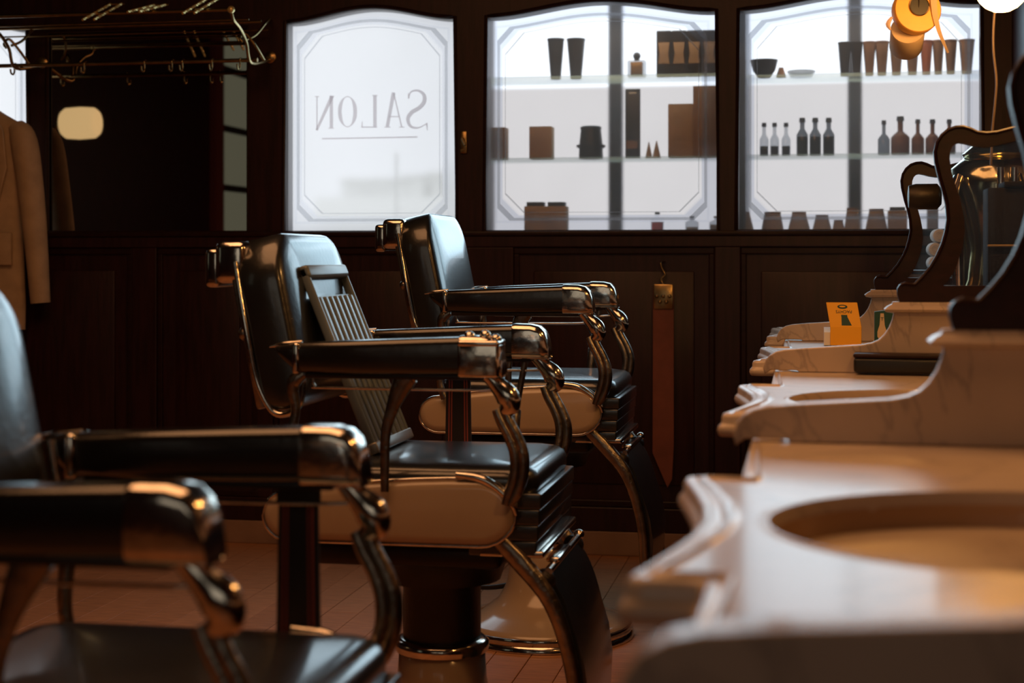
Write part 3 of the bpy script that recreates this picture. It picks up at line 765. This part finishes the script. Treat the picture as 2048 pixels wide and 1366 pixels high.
    # column moves with the lift
    b = MB(); b.lathe([(.079, .20), (.079, .42), (.088, .43), (.088, .457)], n=32); U(b.build('column', iron, r, 50))
    # fixed base
    b = MB(); b.lathe([(.088, .262), (.094, .254), (.096, .262), (.096, .272), (.086, .28), (.079, .28)], n=32); b.build('column_ring', chrome, r, 60)
    b = MB(); b.lathe([(.079, .262), (.087, .258), (.091, .20), (.102, .14), (.125, .10), (.17, .065), (.225, .048), (.243, .036), (.243, .03)], n=40); b.build('pedestal', porcelain, r, 60)
    b = MB(); b.lathe([(.235, .038), (.248, .036), (.252, .026), (.248, .018), (.254, .012), (.254, .001), (.2, .001)], n=48); b.build('base_ring', chrome, r, 50)
    b = MB(); b.tube([(-.08, .02, .13), (-.16, .03, .115), (-.24, .05, .112), (-.27, .055, .11)], [.008, .007, .006, .009], 8, 4); b.build('pump_pedal', iron, r, 60)
    return r, up


chair, upper = make_chair()
names = {o.name for o in upper}
def lift(root, dz):
    for ch in root.children:
        if ch.name.split('.')[0] in liftkinds: ch.location.z += dz
liftkinds = {n.split('.')[0] for n in names}
chairs = []
XC = -.74
for i, (Y, dz, lab) in enumerate(((3.2, 0.0, 'black leather barber chair in the middle with ribbed board on its seat'),
                                  (4.45, .073, 'farthest black leather barber chair, raised high, near the back wall'),
                                  (1.73, -.07, 'nearest black leather barber chair, blurred and cut off at lower left'))):
    c = chair if i == 0 else copy_tree(chair)
    c.location = (XC, Y, 0); chairs.append((c, dz))
    tag(c, lab, 'chair', 'row of barber chairs')
for c, dz in chairs: lift(c, dz)
for ch in list(chairs[2][0].children):           # the nearest chair has no straight lever
    if ch.name.startswith('straight_lever'): bpy.data.objects.remove(ch)
# ornate clamp that squares off the middle chair's near arm cap
cl = MB(); cl.rbox(.098, .176, -.304, -.232, .828, .892, .006, 3); cl.rbox(.098, .176, -.306, -.23, .885, .897, .005, 3)
for q, zz in ((.115, .902), (.145, .904), (.165, .897)): cl.ball((q, -.272, zz), .011)
o = cl.build('arm_clamp', chrome, chair, 50); o['label'] = 'square battered chrome clamp on the arm end'

# ribbed board on the middle chair
pb, ptp = Vector((-.112, 0, .664)), Vector((-.262, 0, 1.030))
bd = empty('ribbed_board', (XC + pb.x, 3.2, pb.z), 'grey ribbed booster board with open handle leaning on middle chair back', 'board')
d = ptp - pb; Lb = d.length; dn = d.normalized(); nn = Vector((dn.z, 0, -dn.x))
M = Matrix(((dn.x, 0, nn.x, 0), (0, 1, 0, 0), (dn.z, 0, nn.z, 0), (0, 0, 0, 1)))
y0, y1 = -.125, .15
b = MB(); b.rbox(0, Lb, y0, y0 + .012, -.006, .012, .004, 2); b.rbox(0, Lb, y1 - .012, y1, -.006, .012, .004, 2); b.rbox(Lb - .028, Lb, y0, y1, -.008, .016, .007, 3)
b.xf(M); b.build('board_frame', rib, bd, 50)
b = MB(); b.box(0.01, Lb - .065, y0 + .008, y1 - .008, -.003, .004); b.xf(M); b.build('board_panel', rib, bd, 0)
nr = 7
for k in range(nr):
    yy = y0 + .03 + (y1 - y0 - .06) * k / (nr - 1)
    b = MB(); b.rbox(.012, Lb - .068, yy - .010, yy + .010, .003, .011, .0035, 2); b.xf(M); b.build('rib', rib, bd, 50)
b = MB(); b.rbox(-.004, .018, y0 - .004, y1 + .004, -.006, .016, .003, 2); b.xf(M); o = b.build('bottom_bar', whitep, bd, 50); o['label'] = 'pale metal bottom bar'
o.data.materials[0] = mat('dull_aluminium', (.30, .28, .25), .4, .8)

# strops hanging from the chairs' far arms
def strop(X, Y, ztop, L, lab):
    r = empty('chair_strop', (X, Y, ztop - L), lab, 'strop', 'dark strops on the chair arms')
    hw_ = .028
    prof = [(hw_ * .95, 0), (hw_, L * .25), (hw_ * 1.12, L * .45), (hw_ * 1.05, L * .6), (hw_ * .95, L)]
    poly = prof + [(-a, z) for a, z in reversed(prof)]
    MB().prism(poly, 'y', -.003, .003).build('strap', strap_d, r, 0)
    for s in (-1, 1):
        for k_ in (.52, .72):
            pts = [(s * a * k_, -.0035, z) for a, z in prof]
            MB().tube(pts, .0018, 6).build('stitch_line', strap_r, r, 50)
    MB().rbox(-.03, .03, -.006, .006, L - .02, L + .012, .003, 2).build('clip', iron, r, 40)
strop(XC + .072, 1.73 + .318, .745, .42, 'dark strop with red stitching hanging from the nearest chair')
strop(XC - .036, 3.2 + .318, .815, .42, 'dark strop with red stitching hanging from the middle chair')

# ------------------------------------------------------------------ marble washstands
PY = [.826, 2.077, 3.34, 4.58]                # divider planes
ZT = .816
def counter(ya_, yb_, lab, hasbasin=True):
    cy = (ya_ + yb_) / 2; hl = (yb_ - ya_) / 2 - .001
    r = empty('washstand', (0, cy, 0), lab, 'washstand', 'row of marble washstands')
    f = [(-.080, -hl), (-.080, -.300), (-.086, -.285), (-.128, -.287), (-.138, -.282), (-.139, -.268), (-.130, -.22), (-.120, -.16), (-.110, -.09), (-.105, 0)]
    front = []
    for i in range(len(f) - 1):
        for k in range(3): q = k / 3; front.append((f[i][0] * (1 - q) + f[i + 1][0] * q, f[i][1] * (1 - q) + f[i + 1][1] * q))
    front += [f[-1]]; front = front + [(x, -y) for x, y in reversed(front[:-1])]
    xr_ = XR - .002
    back = [(xr_ - (xr_ + .08) * 0, hl - 2 * hl * k / 10) for k in range(11)]
    sideA = [(-.08 + (xr_ + .08) * k / 14, hl) for k in range(1, 14)]
    sideB = [(xr_ - (xr_ + .08) * k / 14, -hl) for k in range(1, 14)]
    bd_ = front + sideA + back + sideB
    c = Vector((.20, 0)); n = len(bd_)
    def off(dd):
        out = []
        for i, p in enumerate(bd_):
            if i < len(front):
                a, b2 = Vector(bd_[max(i - 1, 0)]), Vector(bd_[min(i + 1, len(front) - 1)])
                tg = (b2 - a).normalized(); nrm = Vector((tg.y, -tg.x)); v = Vector(p) + (c - Vector(p)).normalized() * dd * 1.05
                v.y = max(-hl, min(hl, v.y)); out.append((v.x, v.y))
            else: out.append(p)
        return out
    prof = [(.004, -.034), (0, -.031), (-.002, -.025), (0, -.019), (.004, -.016), (.006, -.013), (.006, -.006), (.009, -.001), (.014, 0.0005), (.020, -.0005), (.024, -.002), (.027, 0), (.030, .003), (.036, .0035), (.040, 0)]
    prof += [(.0425, 0), (.046, 0)]
    loops = [[(x, y, ZT + (z if (i < len(front) or z < -.01) else 0)) for i, (x, y) in enumerate(off(dd))] for dd, z in prof]
    ra, rb = .236, .215
    ang = [math.atan2(q[1] / rb, (q[0] - .2) / ra) for q in off(.046)]
    def ell(s_, z): return [(.2 + ra * s_ * math.cos(a), rb * s_ * math.sin(a), ZT + z) for a in ang]
    bm_ = MB()
    bm_.loft(loops + [ell(1.055, 0), ell(1.045, 0), ell(1.03, .0015), ell(1.012, .001), ell(1.0, -.004), ell(.995, -.03)], True, False)
    bm_.build('marble_top', marble, r, 45)
    e_ang = [2 * PI * k / 48 for k in range(48)]
    def el2(s_, z): return [(.2 + ra * s_ * math.cos(a), rb * s_ * math.sin(a), ZT + z) for a in e_ang]
    MB().loft([el2(.998, -.012), el2(.985, -.03), el2(.94, -.06), el2(.84, -.09), el2(.66, -.112), el2(.4, -.124), el2(.12, -.128)], False, True).build('basin', china, r, 60)
    MB().lathe([(.022, 0), (.024, .003), (.014, .004)], (.2, 0, ZT - .129), 'z', 18).build('drain', chrome, r, 50)
    MB().rbox(.20, XR - .004, -hl + .02, hl - .02, .02, ZT - .16, .01, 2).build('cabinet', wood, r, 30)
    MB().rbox(.185, .20, -hl + .06, hl - .06, .1, ZT - .22, .006, 2).build('cabinet_door', wood_frame, r, 30)
    return r
counter(PY[0] + .003, PY[1] - .003, 'nearest white marble washstand, blurred, with large oval basin')
counter(PY[1] + .003, PY[2] - .003, 'second white marble washstand with shaped front behind the nearest one')
counter(PY[2] + .003, PY[3] - .003, 'third white marble washstand carrying the yellow card stand')
counter(PY[3] + .003, YW - .02, 'farthest marble washstand against the window wall')

def X2(px, py): return at(px, py, PY[1])
mprof = [X2(*p) for p in ((1472, 886), (1467, 868), (1474, 846), (1487, 829), (1508, 817), (1535, 811), (1600, 806), (1700, 801), (1780, 797), (1815, 791), (1838, 781), (1856, 765), (1872, 742), (1882, 718), (1888, 692))]
def X3(px, py): return at(px, py, PY[2])
fo = [X3(*p) for p in ((1798, 603), (1794, 588), (1794, 577), (1799, 569), (1808, 566), (1817, 568), (1827, 568), (1842, 553), (1858, 534), (1872, 511), (1882, 488), (1889, 464), (1893, 440), (1891, 410), (1885, 384), (1877, 358), (1869, 325), (1867, 305), (1871, 287), (1880, 272), (1893, 261), (1908, 256), (1922, 255), (1936, 259), (1951, 266), (1970, 268), (1990, 266), (2017, 259))]
fi = [X3(*p) for p in ((1886, 571), (1896, 560), (1905, 545), (1913, 528), (1920, 506), (1925, 486), (1928, 462), (1927, 438), (1922, 412), (1916, 389), (1908, 366), (1902, 344), (1898, 318), (1899, 305), (1903, 295), (1910, 288), (1918, 286), (1930, 288), (1945, 292), (1965, 295), (1985, 293), (2007, 288), (2020, 285))]
zled = mprof[-1][1]
def divider(Y, lab):
    r = empty('washstand_divider', (0, Y, 0), lab, 'divider', 'marble dividers with harp-shaped mirror frames')
    pr = [(x, z) for x, z in mprof]
    pr[0] = (pr[0][0], ZT - .005)
    poly = pr + [(XR - .003, zled), (XR - .003, ZT + .0006), (-.028, ZT + .0006), (-.030, ZT + .0042), (-.084, ZT + .0042)]
    MB().prism(poly, 'y', -.014, .014).build('marble_upstand', marble, r, 30, bevel=.004)
    xl = mprof[-1][0]
    b = MB(); L = []
    for ins, z in ((0, -.002), (-.016, .001), (-.019, .006), (-.012, .012), (-.004, .016), (-.002, .021)):
        L.append([(xl + ins, -.014 + ins, zled + z), (XR - .004, -.014 + ins, zled + z), (XR - .004, .014 - ins, zled + z), (xl + ins, .014 - ins, zled + z)])
    b.loft(L); b.build('marble_ledge', marble, r, 30)
    # harp-shaped wooden frame up to the wall
    xe = XR - .006
    o_ = [Vector((x, 0, z)) for x, z in fo]; i_ = [Vector((x, 0, z)) for x, z in fi]
    zb_ = zled + .021
    o_[0].z = zb_
    ox, oz = o_[-1].x, o_[-1].z
    o_ += [Vector((ox + (xe - ox) * q, 0, oz + .035 * math.sin(q * PI / 2))) for q in (.25, .5, .75, 1)]
    i_ += [Vector((ix, 0, iz)) for ix, iz in ((i_[-1].x + .05, i_[-1].z + .012), (i_[-1].x + .10, i_[-1].z + .022))]
    xie = xe - .03
    i_ += [Vector((xie, 0, i_[-1].z + .003)), Vector((xie, 0, i_[0].z))]
    poly_o = o_ + [Vector((xe, 0, zb_))]
    # triangulate the ring between outline and opening
    from mathutils.geometry import tessellate_polygon
    tri = tessellate_polygon([[Vector((p.x, p.z, 0)) for p in poly_o], [Vector((p.x, p.z, 0)) for p in i_]])
    allp = poly_o + i_; n1 = len(poly_o); n2 = len(i_)
    b = MB(); th = .017; N = n1 + n2
    b.v = [(p.x, -th, p.z) for p in allp] + [(p.x, th, p.z) for p in allp]
    for t in tri: b.f.append(tuple(t)); b.f.append(tuple(N + k for k in reversed(t)))
    for k in range(n1): b.f.append((k, (k + 1) % n1, N + (k + 1) % n1, N + k))
    for k in range(n2): b.f.append((n1 + k, n1 + (k + 1) % n2, N + n1 + (k + 1) % n2, N + n1 + k))
    b.build('harp_frame', wood_frame, r, 40)
    b = MB(); b.tube([(p.x + .002, -th - .001, p.z) for p in o_[3:]], .004, 6); b.build('frame_bead', wood_frame, r, 60)
    b = MB(); b.prism([(p.x, p.z) for p in i_], 'y', -.0015, .0015); b.build('glass_pane', glass, r, 0)
    return r
divider(PY[0], 'nearest marble divider, dark blurred slab in the bottom right corner')
divider(PY[1], 'second marble divider, its mahogany harp frame cut by right edge')
divider(PY[2], 'third marble divider with mahogany harp frame and brown box before it')
divider(PY[3], 'farthest small harp-framed marble divider below the right window')

# things on the washstands
Xa, za = at(1720, 738, PY[2] - .03); Xb = at(1886, 738, PY[2] - .03)[0]
bx = empty('wooden_case', ((Xa + Xb) / 2, PY[2] - .05, ZT), 'long dark brown case lying against the third divider', 'case', rz=math.radians(-4))
hb = (Xb - Xa) / 2 + .012
MB().rbox(-hb, hb, -.028, .028, .0045, .034, .006, 3).build('case_body', blackp, bx, 40)
MB().rbox(-hb - .001, hb + .001, -.029, .029, .034, .043, .004, 3).build('case_lid', wood_frame, bx, 40)

YCD = 4.36
Xa, zt_ = at(1660, 600, YCD); Xb, _ = at(1722, 680, YCD)
cd = empty('card_stand', ((Xa + Xb) / 2, YCD, ZT + .0005), 'yellow card stand with dark green barber print on the third washstand', 'card')
hw_ = .040
MB().prism([(-.042, .002), (.042, .002), (.042, .046), (.012, .046), (-.042, .036)], 'x', -hw_ - .016, hw_ - .03).build('white_block', whitep, cd, 0)
MB().rbox(-hw_, hw_, -.048, -.043, .002, .052, .001, 1).build('front_card', yellowc, cd, 0)
Mt = Matrix.Translation((0, -.0455, .050)) @ Matrix.Rotation(math.radians(-14), 4, 'X') @ Matrix.Shear('XZ', 4, (0, 0))
b = MB(); b.rbox(-hw_, hw_, -.002, .002, 0, .066, .001, 1)
b.v = [(x - z * .16, y, z) for x, y, z in b.v]; b.xf(Mt); b.build('back_card', yellowc, cd, 0)
def prnt(b, name='print'):
    b.v = [(x - z * .16, y, z) for x, y, z in b.v]; b.xf(Mt); return b.build(name, greenc, cd, 0)
prnt(MB().prism([(-.010, .004), (.016, .004), (.0085, .026), (.0085, .032), (-.007, .032), (-.007, .026)], 'y', -.0028, -.002), 'figure_print')
b = MB(); b.prism([(.013 * math.cos(2 * PI * k / 20), .054 + .0055 * math.sin(2 * PI * k / 20)) for k in range(20)], 'y', -.0028, -.002); prnt(b, 'oval_print')
b = MB(); b.prism([(.008 * math.cos(2 * PI * k / 16), .0545 + .0022 * math.sin(2 * PI * k / 16)) for k in range(16)], 'y', -.0032, -.0028)
b.v = [(x - z * .16, y, z) for x, y, z in b.v]; b.xf(Mt); b.build('oval_highlight', yellowc, cd, 0)
def text_mesh(s, size, name, m, parent, M, kind='FONT'):
    cu = bpy.data.curves.new('t', 'FONT'); cu.body = s; cu.size = size; cu.align_x = 'CENTER'; cu.align_y = 'CENTER'; cu.extrude = .0003; cu.resolution_u = 3
    to = bpy.data.objects.new('t', cu); COL.objects.link(to); bpy.context.view_layer.update()
    me = bpy.data.meshes.new_from_object(to); COL.objects.unlink(to); bpy.data.objects.remove(to)
    me.transform(M); me.materials.append(m) if not me.materials else me.materials.__setitem__(0, m)
    o = bpy.data.objects.new(name, me); COL.objects.link(o); o.parent = parent; return o
Rt = Matrix.Rotation(PI / 2, 4, 'X')
text_mesh('PACHYS', .0115, 'lettering', greenc, cd, Mt @ Matrix.Translation((-.005, -.0026, .041)) @ Rt @ Matrix.Rotation(PI, 4, 'Z'))
# green printed packet behind the third divider
Xa = at(1749, 650, 3.98)[0]; Xb = at(1800, 650, 3.98)[0]
gp = empty('green_packet', ((Xa + Xb) / 2, 3.98, ZT + .0045), 'dark green packet with a pale bottle print beside the yellow card', 'packet')
hw2 = (Xb - Xa) / 2; hp = at(1775, 617, 3.98)[1] - ZT - .0045
MB().prism([(-hw2, 0), (hw2, 0), (hw2, hp), (-hw2, hp - .008)], 'y', 0, .02).build('packet_body', greenc, gp, 0)
b = MB(); bp_ = [(-.012 + p, q) for p, q in ((.006, .030), (.011, .038), (.011, .05), (.006, .066), (.004, .094), (-.004, .094), (-.006, .066), (-.011, .05), (-.011, .038), (-.006, .030))]
b.prism(bp_, 'y', -.001, 0); b.build('bottle_print', paper, gp, 0)
b = MB(); b.prism([(hw2 * .55, hp * .3), (hw2 + .012, hp * .3), (hw2 + .012, hp * .8), (hw2 * .55, hp * .8)], 'y', -.0015, -.0005); b.build('side_flap', paper, gp, 0)
text_mesh('T', .012, 'lettering', greenc, gp, Matrix.Translation((-.012, -.0018, .080)) @ Rt)
text_mesh('C', .012, 'lettering', greenc, gp, Matrix.Translation((hw2 + .0, -.0022, hp * .66)) @ Rt)

# towel steamer behind the third divider
def Q(px, py, Y): X, Z = at(px, py, Y); return X, Z
tx, ty = .435, 3.98
ts = empty('towel_steamer', (tx, ty, ZT), 'polished nickel towel steamer seen through the third harp frame', 'steamer')
MB().lathe([(.125, .005), (.13, .02), (.128, .10), (.105, .18), (.098, .25), (.11, .33), (.122, .40), (.115, .44), (.08, .47)], n=40).build('steamer_body', olive, ts, 60)
MB().lathe([(.08, .47), (.085, .478), (.06, .50), (.02, .515), (.012, .53)], n=32).build('steamer_lid', olive, ts, 60)
for k in range(3):
    MB().lathe([(.009, 0), (.009, .10)], (-.01 + .03 * k, -.13, .34), 'z', 12).build('pipe', chrome, ts, 60)
MB().tube([(-.10, -.07, .42), (-.115, -.09, .36), (-.105, -.10, .26), (-.10, -.09, .14)], [.012, .016, .016, .012], 12, 5, flat=2.0).build('handle_band', chrome, ts, 60)
MB().lathe([(.012, -.02), (.028, -.018), (.032, 0), (.032, .05), (.02, .06)], (-.185, .1, .382), 'x', 18).build('valve_drum', iron, ts, 50)
db = empty('dark_box', (.47, 3.60, ZT), 'dark wooden box on the third washstand inside the harp frame', 'box')
MB().rbox(-.105, .12, -.05, .05, .002, .381, .004, 2).build('box_body', dark_box_m, db, 30)
MB().rbox(-.10, .12, -.054, .054, .10, .24, .004, 2).build('box_upper', dark_box_m, db, 30)
MB().rbox(-.106, .12, -.056, -.05, .256, .260, .001, 1).build('box_trim', brass, db, 30)
MB().rbox(-.072, .12, -.056, .056, .381, .394, .003, 2).build('box_lid', dark_box_m, db, 30)
# rolled towels
tb = empty('towel_box', (.36, 4.98, ZT), 'dark wooden crate under the rolled white towels', 'crate')
MB().rbox(-.1, .12, -.05, .05, .002, .185, .004, 2).build('crate_body', wood, tb, 30)
MB().rbox(-.104, .124, -.054, .054, .185, .195, .003, 2).build('crate_top', wood_frame, tb, 30)
TW = [(1868, 509), (1884, 509), (1868, 485), (1885, 483), (1876, 462)]
lb = ['lower left', 'lower right', 'middle left', 'middle right', 'topmost']
for i, (px, py) in enumerate(TW):
    X, Z = at(px, py, 4.95)
    Z = ZT + .195 + .021 + .0405 * (i // 2)
    tw = empty('rolled_towel', (X + .0, 4.95, Z), lb[i] + ' of five rolled white towels seen beyond the second harp frame', 'towel', 'rolled white towels')
    MB().lathe([(.008, -.056), (.018, -.054), (.0205, -.045), (.0205, .045), (.018, .054)], (0, 0, 0), 'y', 16).build('towel_roll', towel, tw, 60)
    MB().tube([(.0135 * (1 - q / 26) * math.cos(q * .7), -.0565, .0135 * (1 - q / 26) * math.sin(q * .7)) for q in range(22)], .0018, 5).build('rolled_edge', towel, tw, 60)

# ------------------------------------------------------------------ lamps over the dividers
def lamp(X, Y, Z, lab):
    r = empty('globe_lamp', (X, Y, Z), lab, 'lamp', 'glowing globe lamps over the washstands')
    MB().ball((0, 0, 0), .053, n=24).build('glass_globe', globe_m, r, 80)
    MB().lathe([(.03, .048), (.034, .052), (.03, .07), (.012, .08)], (0, 0, 0), 'z', 18).build('gallery', brass, r, 50)
    MB().tube([(0, 0, .078), (0, 0, .14), (.06, 0, .18), (.16, 0, .16), (XR - X - .002, 0, .10)], .009, 10, 5).build('lamp_arm', brass, r, 60)
    return r
lx, lz = at(2003, -28, PY[2] + .03)
lamp(lx, PY[2] + .03, lz, 'glowing round lamp at the top right corner of the picture')
lamp(lx, PY[1] + .03, lz, 'glowing round lamp over the second divider')
ca, cz = at(1990, 30, PY[2] + .25)
pts = [(at(x, y, PY[2] + .25)[0], PY[2] + .25, at(x, y, PY[2] + .25)[1]) for x, y in ((1996, -30), (1988, 40), (1987, 100), (1993, 160), (1990, 210), (1985, 262), (1982, 330))]
tag(MB().tube(pts, .0028, 8, 5).build('lamp_cord', pvc, None, 60), 'thin brown cord hanging beside the right window', 'cord')

# paper roll in a yellow tin holder hanging near the lamp
YR = 3.7
rx, rz_ = at(1829, 25, YR)
pr_ = empty('paper_roll_holder', (rx, YR, rz_), 'yellow tin holder with a neck paper roll hanging before right window', 'paper roll')
Rm = Matrix.Rotation(math.radians(12), 4, 'Z') @ Matrix.Rotation(math.radians(-6), 4, 'X')
b = MB(); b.lathe([(.020, -.030), (.050, -.030), (.0525, -.026), (.0525, -.002), (.046, .0), (.02, 0)], (0, 0, 0), 'y', 36); b.xf(Rm); b.build('tin_face', orange, pr_, 50)
b = MB(); b.lathe([(.036, .004), (.038, .01), (.037, .08), (.030, .09)], (0, 0, 0), 'y', 30); b.xf(Matrix.Translation((-.014, 0, -.034)) @ Matrix.Rotation(math.radians(-22), 4, 'X')); b.build('paper_roll', paper, pr_, 50)
b = MB(); b.lathe([(.0205, -.0325), (.0205, -.0295)], (.002, 0, .006), 'y', 24); b.xf(Rm); b.build('core', blackp, pr_, 50)
b = MB(); b.tube([(.002 + .0215 * math.cos(2 * PI * k / 24), -.033, .006 + .0215 * math.sin(2 * PI * k / 24)) for k in range(25)], .0014, 6); b.xf(Rm); b.build('core_ring', brass, pr_, 50)
def S(px, py): X, Z = at(px, py, YR - .03); return (X - rx, -.03, Z - rz_)
b = MB(); b.tube([S(1825, -60), S(1826, 0), S(1829, 22), S(1835, 22), S(1838, 0), S(1837, -60)], .0015, 6, 4); b.build('wire', iron, pr_, 60)
b = MB()
sp = [S(1868, -50), S(1867, -10), S(1870, 30), S(1879, 66), (S(1896, 106))]
L = []
spc = catmull(sp, 5)
for i, p in enumerate(spc):
    wd = .014 - .010 * (i / (len(spc) - 1)) ** 2
    L.append([(p.x - wd * .5, p.y + .0, p.z), (p.x + wd * .5, p.y - .006, p.z), (p.x + wd * .5, p.y - .0055, p.z + .0003), (p.x - wd * .5, p.y + .0006, p.z + .0003)])
b.loft(L); b.build('paper_strip', paper, pr_, 40)
b = MB(); b.tube([S(1784, 34), S(1776, 48), S(1781, 60)], [.003, .006, .002], 6, 3); b.build('torn_paper', shirt, pr_, 40)
b = MB(); b.rbox(-.006, XR - rx - .004, -.036, -.024, .0, .012, .003, 2); b.xf(Matrix.Translation((0, 0, S(1830, -60)[2]))); b.build('hanging_bar', iron, pr_, 40)
